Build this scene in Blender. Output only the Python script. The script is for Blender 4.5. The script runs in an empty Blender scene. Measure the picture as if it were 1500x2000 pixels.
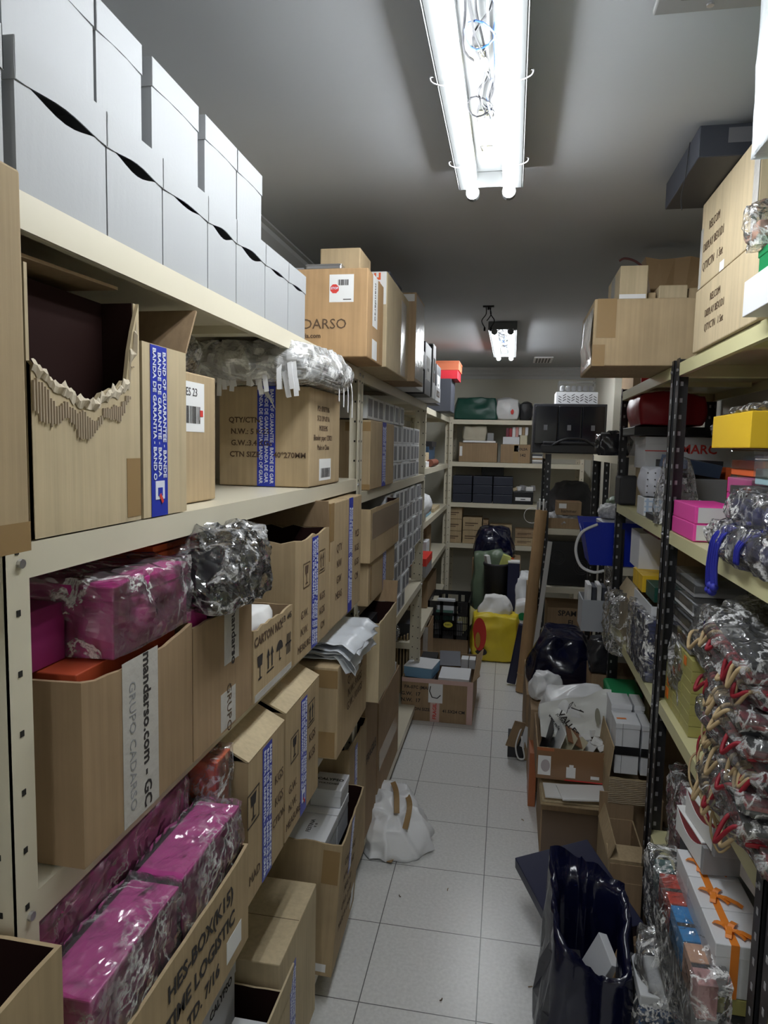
import bpy, bmesh, math, random
from mathutils import Vector, Matrix, noise
PI = math.pi
S = bpy.context.scene
COL = S.collection
# ------------------------------------------------------------------ camera
cam = bpy.data.objects.new('camera', bpy.data.cameras.new('camera'))
COL.objects.link(cam)
cam.data.sensor_fit = 'VERTICAL'; cam.data.sensor_height = 24.0
cam.data.lens = 24.0 * 1340.5 / 2000.0
cam.data.clip_start = 0.02
_yaw, _pit, _rol = .182387, .0961153, -.0214834
_f = Vector((-math.sin(_yaw)*math.cos(_pit), math.cos(_yaw)*math.cos(_pit), -math.sin(_pit)))
_r = Vector((math.cos(_yaw), math.sin(_yaw), 0)); _d = _f.cross(_r)
_R = math.cos(_rol)*_r + math.sin(_rol)*_d; _D = -math.sin(_rol)*_r + math.cos(_rol)*_d
_M = Matrix((_R, -_D, -_f)).transposed().to_4x4(); _M.translation = (0, 0, 1.6)
cam.matrix_world = _M
S.camera = cam
# ------------------------------------------------------------------ world, exposure
W = bpy.data.worlds.new('world'); S.world = W; W.use_nodes = True
W.node_tree.nodes['Background'].inputs[0].default_value = (.75, .82, 1, 1)
W.node_tree.nodes['Background'].inputs[1].default_value = .05
S.view_settings.view_transform = 'Standard'; S.view_settings.look = 'None'
S.view_settings.gamma = 1; S.view_settings.use_curve_mapping = False
S.view_settings.exposure = 1.8
TUBE_POWER = 13.0
CEIL = 2.33
try:
    S.cycles.use_denoising = True
    S.cycles.max_bounces = 8; S.cycles.transparent_max_bounces = 14; S.cycles.glossy_bounces = 3
    S.cycles.caustics_reflective = False; S.cycles.caustics_refractive = False
    S.cycles.sample_clamp_indirect = 4
except Exception:
    pass
# ------------------------------------------------------------------ materials
MATS = {}
def mat(name, col, rough=.6, metal=0, bump=0, bscale=200, var=0, vscale=8, emit=0, spec=.5, stretch=None, coat=0, alpha=1, trans=0):
    if name in MATS: return MATS[name]
    m = bpy.data.materials.new(name); m.use_nodes = True; MATS[name] = m
    nt = m.node_tree; N = nt.nodes; L = nt.links; b = N['Principled BSDF']
    b.inputs['Base Color'].default_value = (*col, 1); b.inputs['Roughness'].default_value = rough
    b.inputs['Metallic'].default_value = metal; b.inputs['Specular IOR Level'].default_value = spec
    if coat: b.inputs['Coat Weight'].default_value = coat; b.inputs['Coat Roughness'].default_value = .15
    if alpha < 1: b.inputs['Alpha'].default_value = alpha
    if emit: b.inputs['Emission Color'].default_value = (*col, 1); b.inputs['Emission Strength'].default_value = emit
    if var or bump:
        tc = N.new('ShaderNodeTexCoord'); mp = N.new('ShaderNodeMapping'); L.new(tc.outputs['Object'], mp.inputs[0])
        if stretch: mp.inputs['Scale'].default_value = stretch
    if var:
        n = N.new('ShaderNodeTexNoise'); n.inputs['Scale'].default_value = vscale; n.inputs['Detail'].default_value = 4
        L.new(mp.outputs[0], n.inputs['Vector'])
        mx = N.new('ShaderNodeMix'); mx.data_type = 'RGBA'
        mx.inputs[6].default_value = (*[c*(1-var) for c in col], 1); mx.inputs[7].default_value = (*[min(1, c*(1+var)) for c in col], 1)
        L.new(n.outputs[0], mx.inputs[0]); L.new(mx.outputs[2], b.inputs['Base Color'])
    if bump:
        n2 = N.new('ShaderNodeTexNoise'); n2.inputs['Scale'].default_value = bscale; n2.inputs['Detail'].default_value = 3
        L.new(mp.outputs[0], n2.inputs['Vector'])
        bp = N.new('ShaderNodeBump'); bp.inputs['Strength'].default_value = bump; bp.inputs['Distance'].default_value = .004
        L.new(n2.outputs[0], bp.inputs['Height']); L.new(bp.outputs[0], b.inputs['Normal'])
    return m
def card(name, col, corr=1.0):
    """corrugated board: fine vertical fluting showing through the liner, fibre noise"""
    if name in MATS: return MATS[name]
    m = bpy.data.materials.new(name); m.use_nodes = True; MATS[name] = m
    N = m.node_tree.nodes; L = m.node_tree.links; b = N['Principled BSDF']; b.inputs['Roughness'].default_value = .75
    b.inputs['Specular IOR Level'].default_value = .25
    tc = N.new('ShaderNodeTexCoord'); mp = N.new('ShaderNodeMapping'); L.new(tc.outputs['Object'], mp.inputs[0])
    mp.inputs['Scale'].default_value = (30, 30, 1.2)
    n = N.new('ShaderNodeTexNoise'); n.inputs['Scale'].default_value = 3; n.inputs['Detail'].default_value = 3
    L.new(mp.outputs[0], n.inputs['Vector'])
    n2 = N.new('ShaderNodeTexNoise'); n2.inputs['Scale'].default_value = 9; n2.inputs['Detail'].default_value = 5
    L.new(tc.outputs['Object'], n2.inputs['Vector'])
    ad = N.new('ShaderNodeMath'); ad.operation = 'ADD'; L.new(n.outputs[0], ad.inputs[0]); L.new(n2.outputs[0], ad.inputs[1])
    rp = N.new('ShaderNodeValToRGB'); L.new(ad.outputs[0], rp.inputs[0])
    ad2 = N.new('ShaderNodeMath'); ad2.operation = 'MULTIPLY'; ad2.inputs[1].default_value = .5; L.new(ad.outputs[0], ad2.inputs[0]); L.new(ad2.outputs[0], rp.inputs[0])
    rp.color_ramp.elements[0].position = .35; rp.color_ramp.elements[0].color = (*[c*.84 for c in col], 1)
    rp.color_ramp.elements[1].position = .65; rp.color_ramp.elements[1].color = (*[c*1.08 for c in col], 1)
    L.new(rp.outputs[0], b.inputs['Base Color'])
    bp = N.new('ShaderNodeBump'); bp.inputs['Strength'].default_value = .25*corr; bp.inputs['Distance'].default_value = .003
    L.new(ad.outputs[0], bp.inputs['Height']); L.new(bp.outputs[0], b.inputs['Normal'])
    return m
def film(name, tint=(1, 1, 1), haze=.05, gloss=.06, rough=.11, scale=30, strength=.9, highlight=.85, line=.040, cover=.43):
    """thin clear crinkled plastic: see-through, glossy creases, white crease highlights painted as thin diffuse lines"""
    m = bpy.data.materials.new(name); m.use_nodes = True; MATS[name] = m
    N = m.node_tree.nodes; L = m.node_tree.links; N.clear()
    out = N.new('ShaderNodeOutputMaterial'); tc = N.new('ShaderNodeTexCoord')
    v = N.new('ShaderNodeTexVoronoi'); v.feature = 'DISTANCE_TO_EDGE'; v.inputs['Scale'].default_value = scale
    nz = N.new('ShaderNodeTexNoise'); nz.inputs['Scale'].default_value = scale*.4; nz.inputs['Detail'].default_value = 3
    L.new(tc.outputs['Object'], nz.inputs['Vector'])
    mp = N.new('ShaderNodeMix'); mp.data_type = 'VECTOR'; mp.inputs[0].default_value = .10
    L.new(tc.outputs['Object'], mp.inputs[4]); L.new(nz.outputs['Color'], mp.inputs[5]); L.new(mp.outputs[1], v.inputs['Vector'])
    bp = N.new('ShaderNodeBump'); bp.inputs['Strength'].default_value = strength; bp.inputs['Distance'].default_value = .006
    ad = N.new('ShaderNodeMath'); ad.operation = 'MULTIPLY_ADD'; ad.inputs[1].default_value = 1.6; L.new(v.outputs['Distance'], ad.inputs[0]); L.new(nz.outputs[0], ad.inputs[2])
    L.new(ad.outputs[0], bp.inputs['Height'])
    tr = N.new('ShaderNodeBsdfTransparent'); tr.inputs[0].default_value = (*tint, 1)
    df = N.new('ShaderNodeBsdfDiffuse'); df.inputs[0].default_value = (*[(.5+.5*t)*1.0 for t in tint], 1)
    gl = N.new('ShaderNodeBsdfGlossy'); gl.inputs['Roughness'].default_value = rough; L.new(bp.outputs[0], gl.inputs['Normal'])
    n3 = N.new('ShaderNodeTexNoise'); n3.inputs['Scale'].default_value = scale*.45; n3.inputs['Detail'].default_value = 9; n3.inputs['Roughness'].default_value = .62; n3.inputs['Distortion'].default_value = .5
    L.new(tc.outputs['Object'], n3.inputs['Vector'])
    s1 = N.new('ShaderNodeMath'); s1.operation = 'SUBTRACT'; s1.inputs[1].default_value = .5; L.new(n3.outputs[0], s1.inputs[0])
    s2 = N.new('ShaderNodeMath'); s2.operation = 'ABSOLUTE'; L.new(s1.outputs[0], s2.inputs[0])
    mr = N.new('ShaderNodeMapRange'); mr.inputs[1].default_value = 0; mr.inputs[2].default_value = line; mr.inputs[3].default_value = highlight; mr.inputs[4].default_value = 0; L.new(s2.outputs[0], mr.inputs[0])  # pale diffuse lines take the place of crease highlights
    n4 = N.new('ShaderNodeTexNoise'); n4.inputs['Scale'].default_value = scale*.25; L.new(tc.outputs['Object'], n4.inputs['Vector'])
    mk = N.new('ShaderNodeMapRange'); mk.inputs[1].default_value = cover-.08; mk.inputs[2].default_value = cover+.12; L.new(n4.outputs[0], mk.inputs[0])
    mu = N.new('ShaderNodeMath'); mu.operation = 'MULTIPLY_ADD'; mu.inputs[2].default_value = haze; L.new(mr.outputs[0], mu.inputs[0]); L.new(mk.outputs[0], mu.inputs[1])
    m1 = N.new('ShaderNodeMixShader'); L.new(mu.outputs[0], m1.inputs[0]); L.new(tr.outputs[0], m1.inputs[1]); L.new(df.outputs[0], m1.inputs[2])
    fr = N.new('ShaderNodeFresnel'); fr.inputs[0].default_value = 1.42; L.new(bp.outputs[0], fr.inputs[1])
    mf = N.new('ShaderNodeMath'); mf.operation = 'ADD'; mf.inputs[1].default_value = gloss; mf.use_clamp = True; L.new(fr.outputs[0], mf.inputs[0])
    m2 = N.new('ShaderNodeMixShader'); L.new(mf.outputs[0], m2.inputs[0]); L.new(m1.outputs[0], m2.inputs[1]); L.new(gl.outputs[0], m2.inputs[2])
    L.new(m2.outputs[0], out.inputs[0])
    return m
TAN = card('cardboard tan', (.45, .34, .205)); TANP = card('cardboard pale', (.54, .44, .285)); TAND = card('cardboard brown', (.34, .235, .14))
TANR = card('cardboard warm', (.47, .30, .155)); INS = card('cardboard inside', (.40, .28, .17)); BOARD = card('grey board', (.40, .38, .33))
DARKIN = mat('carton inside shade', (.020, .008, .007), .9, spec=.1)  # near-black carton insides, the shade within is put into the colour
WHT = mat('white card', (.72, .73, .76), .5, bump=.05); WHT2 = mat('grey white card', (.66, .67, .69), .55, bump=.05)
PAPER = mat('paper', (.80, .80, .80), .7); BLACK = mat('black plastic', (.012, .012, .014), .35); BLK2 = mat('black satin', (.02, .02, .024), .5)
INK = mat('ink', (.03, .025, .025), .7); INKB = mat('ink brown', (.10, .06, .035), .8); INKR = mat('red ink', (.65, .05, .04), .6); INKW = mat('white ink', (.75, .78, .9), .6)
BLUET = mat('blue tape', (.025, .045, .42), .3); SILV = mat('silver', (.6, .6, .62), .3, .9)
CLEART = mat('brown tape', (.33, .215, .10), .25, spec=.6); GREYT = mat('clear tape', (.55, .53, .50), .22, spec=.7, bump=.5, bscale=40)
CREAM = mat('cream enamel', (.68, .63, .50), .35, var=.05); CREAMY = mat('yellow cream enamel', (.66, .63, .36), .35, var=.05)
MAG = mat('magenta card', (.50, .035, .24), .45); PINK = mat('hot pink card', (.78, .07, .38), .5); ORG = mat('orange card', (.75, .13, .03), .5)
MAROON = mat('maroon card', (.16, .012, .03), .45); REDB = mat('red paper', (.30, .010, .02), .4); NAVY = mat('navy plastic', (.004, .005, .024), .16, bump=.6, bscale=16, spec=.6)
NAVYC = mat('navy card', (.012, .014, .05), .4); SLATE = mat('slate card', (.06, .065, .085), .5); YEL = mat('yellow card', (.78, .50, .02), .5)
GRN = mat('green plastic', (.01, .24, .08), .35); GRND = mat('dark green', (.01, .07, .05), .4, bump=.5, bscale=20); BLU = mat('blue plastic', (.01, .03, .42), .3)
ROPE = mat('rope', (.45, .33, .18), .8); OLIVE = mat('olive box', (.40, .37, .12), .5); GREY = mat('grey card', (.28, .28, .29), .55)
WHTL = mat('white lidded board', (.34, .35, .36), .6, bump=.05)
WBAG = mat('white bag plastic', (.80, .81, .83), .35, bump=.5, bscale=16); BARC = mat('barcode grey', (.22, .22, .25), .7)
FILM = film('clear film'); FILMD = film('smoky film', (.85, .85, .87), .02, .14, .08, 26, 1.0, .5); FILMP = film('pink tinted film', (1, .97, .99), .06, .06, .12, 24, .8, .7, .03, .44); FILMW = film('white ribbon film', (1, 1, 1), .28, .06, .12, 24, .8, .6, .05, .4)  # FILMW carries extra white to brighten the shaded ribbon bundle
FILMC = film('box window film', (.96, .97, .99), .04, .02, .06, 6, .08, .0)
TUBE = bpy.data.materials.new('tube light'); TUBE.use_nodes = True
_b = TUBE.node_tree.nodes['Principled BSDF']; _b.inputs['Base Color'].default_value = (1, 1, 1, 1)
_b.inputs['Emission Color'].default_value = (.93, .97, 1, 1); _b.inputs['Emission Strength'].default_value = TUBE_POWER
# ------------------------------------------------------------------ mesh helpers
def bx(bm, x0, x1, y0, y1, z0, z1, mi=0, M=None):
    vs = [bm.verts.new(v) for v in ((x0,y0,z0),(x1,y0,z0),(x1,y1,z0),(x0,y1,z0),(x0,y0,z1),(x1,y0,z1),(x1,y1,z1),(x0,y1,z1))]
    if M is not None:
        for v in vs: v.co = M @ v.co
    for f in ((0,3,2,1),(4,5,6,7),(0,1,5,4),(1,2,6,5),(2,3,7,6),(3,0,4,7)):
        bm.faces.new([vs[i] for i in f]).material_index = mi
    return vs
def bev(bm, w, seg=2):
    bmesh.ops.bevel(bm, geom=list(bm.edges), offset=w, segments=seg, affect='EDGES', profile=.5)
def box(x0, x1, y0, y1, z0, z1, b=0, seg=2, M=None):
    bm = bmesh.new(); bx(bm, x0, x1, y0, y1, z0, z1, 0, M)
    if b: bev(bm, b, seg)
    return bm
def obj(name, bm, m, parent=None, smooth=False):
    me = bpy.data.meshes.new(name)
    if isinstance(bm, bmesh.types.BMesh):
        bmesh.ops.recalc_face_normals(bm, faces=list(bm.faces)); bm.to_mesh(me); bm.free()
    for mm in (m if isinstance(m, (list, tuple)) else [m]): me.materials.append(mm)
    if smooth and not (len(me.materials) and me.materials[0] in (FILM, FILMD, FILMP, FILMW)):
        for p in me.polygons: p.use_smooth = True
    o = bpy.data.objects.new(name, me); COL.objects.link(o)
    if parent: o.parent = parent
    return o
def tag(o, label, cat, group=None, kind=None):
    o['label'] = label
    if cat: o['category'] = cat
    if group: o['group'] = group
    if kind: o['kind'] = kind
    return o
def thing(name, label, cat, loc=(0,0,0), rz=0, group=None, rot=None):
    o = bpy.data.objects.new(name, None); COL.objects.link(o); o.empty_display_size = .02
    o.location = loc; o.rotation_euler = rot if rot else (0, 0, rz)
    return tag(o, label, cat, group)
def dup(root, loc=None, rz=None, label=None, group=None, scale=None):
    r = root.copy(); COL.objects.link(r)
    if loc is not None: r.location = loc
    if rz is not None: r.rotation_euler = (0, 0, rz)
    if label: r['label'] = label
    if group: r['group'] = group
    if scale: r.scale = scale
    for ch in list(root.children):
        c = ch.copy(); COL.objects.link(c); c.parent = r
        for g in ch.children:
            d = g.copy(); COL.objects.link(d); d.parent = c
    return r
def struct(name, bm, m):
    o = obj(name, bm, m); o['kind'] = 'structure'; return o
def tube(bm, pts, r, n=8, mi=0, cap=True):
    pts = [Vector(p) for p in pts]; rings = []; up = None
    for i, p in enumerate(pts):
        t = (pts[min(i+1, len(pts)-1)] - pts[max(i-1, 0)]).normalized()
        if up is None: up = t.orthogonal().normalized()
        u = (up - t*up.dot(t)); u = u.normalized() if u.length > 1e-6 else t.orthogonal().normalized(); up = u
        v = t.cross(u); rr = r[i] if isinstance(r, (list, tuple)) else r
        rings.append([bm.verts.new(p + rr*(math.cos(2*PI*k/n)*u + math.sin(2*PI*k/n)*v)) for k in range(n)])
    for a, b in zip(rings, rings[1:]):
        for k in range(n): bm.faces.new((a[k], a[(k+1) % n], b[(k+1) % n], b[k])).material_index = mi
    if cap:
        bm.faces.new(rings[0][::-1]).material_index = mi; bm.faces.new(rings[-1]).material_index = mi
def spline(pts, n=8):
    pts = [Vector(p) for p in pts]; out = []
    for i in range(len(pts)-1):
        p0, p1, p2, p3 = pts[max(i-1,0)], pts[i], pts[i+1], pts[min(i+2, len(pts)-1)]
        for k in range(n):
            t = k/n; out.append(.5*((2*p1)+(p2-p0)*t+(2*p0-5*p1+4*p2-p3)*t*t+(3*p1-p0-3*p2+p3)*t**3))
    out.append(pts[-1]); return out
def ribbon(bm, pts, w, side=(0,0,1), mi=0, th=.0006):
    pts = [Vector(p) for p in pts]; side = Vector(side).normalized(); prev = None
    for i, p in enumerate(pts):
        t = (pts[min(i+1, len(pts)-1)] - pts[max(i-1, 0)]).normalized(); s = (side - t*side.dot(t))
        s = s.normalized() if s.length > 1e-5 else side; nn = t.cross(s)*th
        q = [bm.verts.new(p+s*w/2+nn), bm.verts.new(p-s*w/2+nn), bm.verts.new(p-s*w/2-nn), bm.verts.new(p+s*w/2-nn)]
        if prev:
            for k in range(4): bm.faces.new((prev[k], prev[(k+1)%4], q[(k+1)%4], q[k])).material_index = mi
        prev = q
def lathe(prof, n=24, cx=0, cy=0):
    bm = bmesh.new(); R = []
    for r, z in prof: R.append([bm.verts.new((cx+r*math.cos(2*PI*k/n), cy+r*math.sin(2*PI*k/n), z)) for k in range(n)])
    for a, b in zip(R, R[1:]):
        for k in range(n): bm.faces.new((a[k], a[(k+1)%n], b[(k+1)%n], b[k]))
    return bm
def crumple(dx, dy, dz, seed=0, amp=.01, freq=18, sub=14, round_=.35, top=None, sag=0, open_top=False, mask=None):
    """crumpled skin around a box dx,dy,dz standing on z=0; round_ = superellipse rounding; top = (sx,sy) scale at the top"""
    bm = bmesh.new(); bmesh.ops.create_cube(bm, size=2)
    bmesh.ops.subdivide_edges(bm, edges=list(bm.edges), cuts=sub, use_grid_fill=True)
    rnd = Vector((seed*3.7, seed*1.3, seed*7.1))
    for v in bm.verts:
        c = v.co.copy(); s = c.normalized()*1.0
        c = c.lerp(s*1.25, round_)
        p = Vector((c.x*dx/2, c.y*dy/2, (c.z+1)*dz/2))
        h = min(1, max(0, p.z/dz)) if dz else 0
        if top: p.x *= 1+(top[0]-1)*h; p.y *= 1+(top[1]-1)*h
        if sag: p.x *= 1+sag*math.sin(PI*(1-h)); p.y *= 1+sag*math.sin(PI*(1-h))
        q = p*freq + rnd
        n1 = noise.noise_vector(q)
        vd = noise.voronoi(Vector((q.x*.8, q.y*.8, q.z*.55))+n1*.5)[0]; rg = .6-min(1.2, (vd[1]-vd[0])*2.2)
        a = amp*(.35+.65*min(1, h*4))
        p += n1*a*.8 + s*rg*a*.95
        if p.z < 0: p.z = 0.0005*abs(n1.x)
        v.co = p
    if open_top:
        kill = [f for f in bm.faces if all(vv.co.z > dz*.93 for vv in f.verts)]
        bmesh.ops.delete(bm, geom=kill, context='FACES')
    return bm
# ------------------------------------------------------------------ decals, text
TXT = {}
def text_mesh(s, size, bold=False, sx=1.0):
    k = (s, round(size, 5), bold, sx)
    if k in TXT: return TXT[k]
    cu = bpy.data.curves.new('lettering', 'FONT'); cu.body = s; cu.size = size; cu.resolution_u = 2; cu.extrude = .0002
    cu.align_x = 'CENTER'; cu.align_y = 'CENTER'
    if bold: cu.offset = size*.022
    o = bpy.data.objects.new('lettering', cu); COL.objects.link(o)
    me = bpy.data.meshes.new_from_object(o.evaluated_get(bpy.context.evaluated_depsgraph_get()))
    bpy.data.objects.remove(o); bpy.data.curves.remove(cu)
    if sx != 1:
        for v in me.vertices: v.co.x *= sx
    me.name = 'printed_text'; TXT[k] = me
    return me
FR = {'+x': ((0,1,0),(0,0,1),(1,0,0)), '-x': ((0,-1,0),(0,0,1),(-1,0,0)), '-y': ((1,0,0),(0,0,1),(0,-1,0)), '+z': ((1,0,0),(0,1,0),(0,0,1)), '+y': ((-1,0,0),(0,0,1),(0,1,0))}
def face_matrix(dims, face, u, v, off, rot=0):
    """dims = (w,d,h) of a body centred on x,y standing on z=0; u,v in 0..1 across the face"""
    w, d, h = dims; U, V, Nn = [Vector(a) for a in FR[face]]
    ext = {'+x': (d, h, w/2), '-x': (d, h, w/2), '-y': (w, h, d/2), '+y': (w, h, d/2), '+z': (w, d, h)}[face]
    c = U*(u-.5)*ext[0] + Nn*(ext[2]+off) + (V*(v*ext[1]) if face != '+z' else V*(v-.5)*ext[1])
    M = Matrix((U, V, Nn)).transposed().to_4x4(); M.translation = c
    return M @ Matrix.Rotation(rot, 4, 'Z'), ext
def text(par, dims, face, s, u, v, size, m=INK, rot=0, bold=False, sx=1.0, off=.0009, name='printed_text'):
    me = text_mesh(s, size, bold, sx).copy(); me.materials.clear(); me.materials.append(m)
    o = bpy.data.objects.new(name, me); COL.objects.link(o); o.parent = par
    o.matrix_local = face_matrix(dims, face, u, v, off, rot)[0]
    return o
def patch(par, name, dims, face, u0, u1, v0, v1, m, off=.0004, rot=0, jag=0):
    M, ext = face_matrix(dims, face, (u0+u1)/2, (v0+v1)/2, off, rot)
    a, b = (u1-u0)*ext[0]/2, (v1-v0)*ext[1]/2
    o = obj(name, box(-a, a, -b, b, -.0002, .0002), m, par); o.matrix_local = M
    return o
def barcode(par, dims, face, u, v, w, h, seed=1, rot=0, off=.0009):
    rd = random.Random(seed); bm = bmesh.new(); x = -w/2
    while x < w/2:
        t = rd.choice((.02,.03,.05))*w; bx(bm, x, min(x+t, w/2), -h/2, h/2, 0, .0002); x += t + rd.choice((.02,.03,.045))*w
    o = obj('barcode', bm, INK, par); o.matrix_local = face_matrix(dims, face, u, v, off, rot)[0]; return o
def symbols(par, dims, face, u, v, s, kinds='gauw', off=.0009, m=None, frame=False):
    """printed handling marks: glass, arrows, umbrella, keep-cool mark"""
    bm = bmesh.new(); x = 0
    def poly(ps):
        f = bm.faces.new([bm.verts.new((p[0], p[1], 0)) for p in ps])
    for k in kinds:
        if k == 'g':
            poly([(x-.3*s,.5*s),(x+.3*s,.5*s),(x+.22*s,.05*s),(x-.22*s,.05*s)]); poly([(x-.04*s,.05*s),(x+.04*s,.05*s),(x+.04*s,-.4*s),(x-.04*s,-.4*s)]); poly([(x-.2*s,-.4*s),(x+.2*s,-.4*s),(x+.2*s,-.48*s),(x-.2*s,-.48*s)])
        if k == 'a':
            for q in (-.22, .22):
                poly([(x+(q-.18)*s,.15*s),(x+(q+.18)*s,.15*s),(x+q*s,.5*s)]); poly([(x+(q-.07)*s,-.35*s),(x+(q+.07)*s,-.35*s),(x+(q+.07)*s,.15*s),(x+(q-.07)*s,.15*s)])
            poly([(x-.42*s,-.5*s),(x+.42*s,-.5*s),(x+.42*s,-.43*s),(x-.42*s,-.43*s)])
        if k == 'u':
            poly([(x+.42*s*math.cos(a*PI/8), .05*s+.4*s*math.sin(a*PI/8)) for a in range(9)]); poly([(x-.03*s,-.4*s),(x+.03*s,-.4*s),(x+.03*s,.05*s),(x-.03*s,.05*s)]); poly([(x-.03*s,-.4*s),(x+.18*s,-.4*s),(x+.18*s,-.34*s),(x-.03*s,-.34*s)])
        if k == 'w':
            for q in range(3):
                poly([(x+(-.25+q*.2)*s,-.45*s),(x+(-.15+q*.2)*s,-.45*s),(x+(-.1+q*.2)*s,.45*s),(x+(-.2+q*.2)*s,.45*s)])
            poly([(x-.4*s,-.02*s),(x+.4*s,-.02*s),(x+.4*s,.06*s),(x-.4*s,.06*s)])
        x += 1.15*s
    if frame:
        W0, H0 = -.6*s, .65*s; X1 = x-.55*s
        for r in ((W0, X1, H0-.05*s, H0), (W0, X1, -H0, -H0+.05*s), (W0, W0+.05*s, -H0, H0), (X1-.05*s, X1, -H0, H0)):
            poly([(r[0],r[2]),(r[1],r[2]),(r[1],r[3]),(r[0],r[3])])
    o = obj('handling_mark', bm, m or INK, par); o.matrix_local = face_matrix(dims, face, u, v, off)[0]; return o
def guarantee(par, dims, face, u0, u1, v0=0, v1=1, logo=False, size=None):
    """blue warranty tape with three columns of white words"""
    t = patch(par, 'blue_tape', dims, face, u0, u1, v0, v1, BLUET, .0008)
    _, ext = face_matrix(dims, face, 0, 0, 0); wd = (u1-u0)*ext[0]; ln = (v1-v0)*ext[1]
    words = ('BANDA DE GARANTIA - BAND OF GUARANTEE', 'BANDE DE GARANTIE - BANDA DE GARANTIA', 'BAND OF GUARANTEE - BANDE DE GARANTIE')
    sz = wd*.27
    for i, w in enumerate(words):
        me = text_mesh(w, sz, True)
        L0 = max(v.co.x for v in me.vertices)*2
        k = max(1, int(round(ln*(.8 if logo else 1)/L0))) if L0 < ln else 1
        cut = w
        if L0 > ln*(.8 if logo else 1):
            n = max(3, int(len(w)*ln*(.78 if logo else .96)/L0)); cut = w[:n].strip(' -')
            k = 1
        for j in range(k):
            vv = v0+(v1-v0)*(j+.5)/k if not logo else v0+(v1-v0)*(.6)
            text(par, dims, face, cut, u0+(u1-u0)*(.2+.3*i), vv, sz, INKW, -PI/2 if i % 2 == 0 else -PI/2, True, off=.0016)
    if logo:
        patch(par, 'tape_emblem', dims, face, u0+(u1-u0)*.22, u0+(u1-u0)*.78, v0+(v1-v0)*.10, v0+(v1-v0)*.21, INKW, .0014)
        patch(par, 'red_stroke', dims, face, u0+(u1-u0)*.50, u0+(u1-u0)*.62, v0+(v1-v0)*.075, v0+(v1-v0)*.135, INKR, .0022, rot=.6); patch(par, 'tape_emblem', dims, face, u0+(u1-u0)*.36, u0+(u1-u0)*.64, v0+(v1-v0)*.12, v0+(v1-v0)*.17, BLUET, .0018)
    return t
# ------------------------------------------------------------------ cartons
def walls(dims, th=.005, seed=0, jag=0, low=None, n=10, fill=None):
    """open carton body; low = {side: drop} lowers the top edge of a side in its middle"""
    w, d, h = dims; bm = bmesh.new(); rd = random.Random(seed); low = low or {}
    ring = []
    for side, (a, b) in (('-y', ((-w/2,-d/2),(w/2,-d/2))), ('+x', ((w/2,-d/2),(w/2,d/2))), ('+y', ((w/2,d/2),(-w/2,d/2))), ('-x', ((-w/2,d/2),(-w/2,-d/2)))):
        for k in range(n):
            t = k/n; x, y = a[0]+(b[0]-a[0])*t, a[1]+(b[1]-a[1])*t
            z = h - low.get(side, 0)*math.sin(PI*t)**.6 + (rd.uniform(-jag, jag*.3) if jag and k else 0)
            bow = 0
            nx, ny = FR[side][2][0], FR[side][2][1]
            ring.append((x, y, z, nx*bow, ny*bow))
    sx, sy = (w-2*th)/w, (d-2*th)/d; R = []
    for (x, y, z, ox, oy) in ring:
        R.append([bm.verts.new((x, y, 0)), bm.verts.new((x+ox, y+oy, h*.5)), bm.verts.new((x+ox*.7, y+oy*.7, z)), bm.verts.new((x*sx+ox*.7, y*sy+oy*.7, z)), bm.verts.new((x*sx, y*sy, .004))])
    m = len(R)
    for i in range(m):
        a, b = R[i], R[(i+1) % m]
        for k in range(4):
            f = bm.faces.new((a[k], b[k], b[k+1], a[k+1])); f.material_index = 1 if k == 3 else 0
    bm.faces.new([r[0] for r in R][::-1]); bm.faces.new([r[4] for r in R]).material_index = 1
    return bm
def flap(par, dims, side, length, ang, m, th=.004, taper=0, seed=0, jag=0):
    """a top flap hinged on a side's top edge; ang 0 = folded in flat, 90 = upright, 180 = folded out flat"""
    w, d, h = dims; U, V, Nn = [Vector(a) for a in FR[side]]; half = (d if side[1] == 'x' else w)/2
    off = (w if side[1] == 'x' else d)/2
    a = math.radians(ang); dr = -Nn*math.cos(a) + Vector((0,0,1))*math.sin(a); nn = dr.cross(U).normalized()
    bm = bmesh.new(); n = 6; rd = random.Random(seed); P = []
    for i in range(n+1):
        t = -1+2*i/n; P.append([bm.verts.new(U*t*half*(1-.0)+Nn*off+Vector((0,0,h))+nn*th/2*q + dr*0) for q in (-1, 1)] +
                               [bm.verts.new(U*t*(half-taper)+Nn*off+Vector((0,0,h))+nn*th/2*q + dr*(length+rd.uniform(-jag, jag))) for q in (1, -1)])
    for a_, b_ in zip(P, P[1:]):
        for k in range(4): bm.faces.new((a_[k], a_[(k+1)%4], b_[(k+1)%4], b_[k]))
    bm.faces.new(P[0]); bm.faces.new(P[-1][::-1])
    return obj('flap', bm, m, par)
def carton(label, x0, x1, y0, y1, z0, z1, m=TAN, open=False, rz=0, name='carton', cat='cardboard box', group=None, jag=0, low=None, seed=0, inner=None, b=.003, tape=None, rot=None, ins=None):
    w, d, h = x1-x0, y1-y0, z1-z0
    t = thing(name, label, cat, ((x0+x1)/2, (y0+y1)/2, z0), rz, group, rot); dims = (w, d, h)
    if open: obj('body', walls(dims, seed=seed, jag=jag, low=low), [m, inner or INS], t)
    else:
        bm = box(-w/2, w/2, -d/2, d/2, 0, h, b)
        rd = random.Random(seed+5)
        obj('body', bm, m, t)
        if tape is not False:
            # the seam between the two top flaps, and its closing tape
            s = obj('flap_seam', box(-w/2+.002, w/2-.002, -.0008, .0008, h-.0005, h+.0003) if d >= w*0 else None, INKB, t)
    if tape: 
        for (face, u0, u1, v0, v1, tm) in tape: patch(t, 'tape', dims, face, u0, u1, v0, v1, tm, .0005)
    return t, dims
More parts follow.
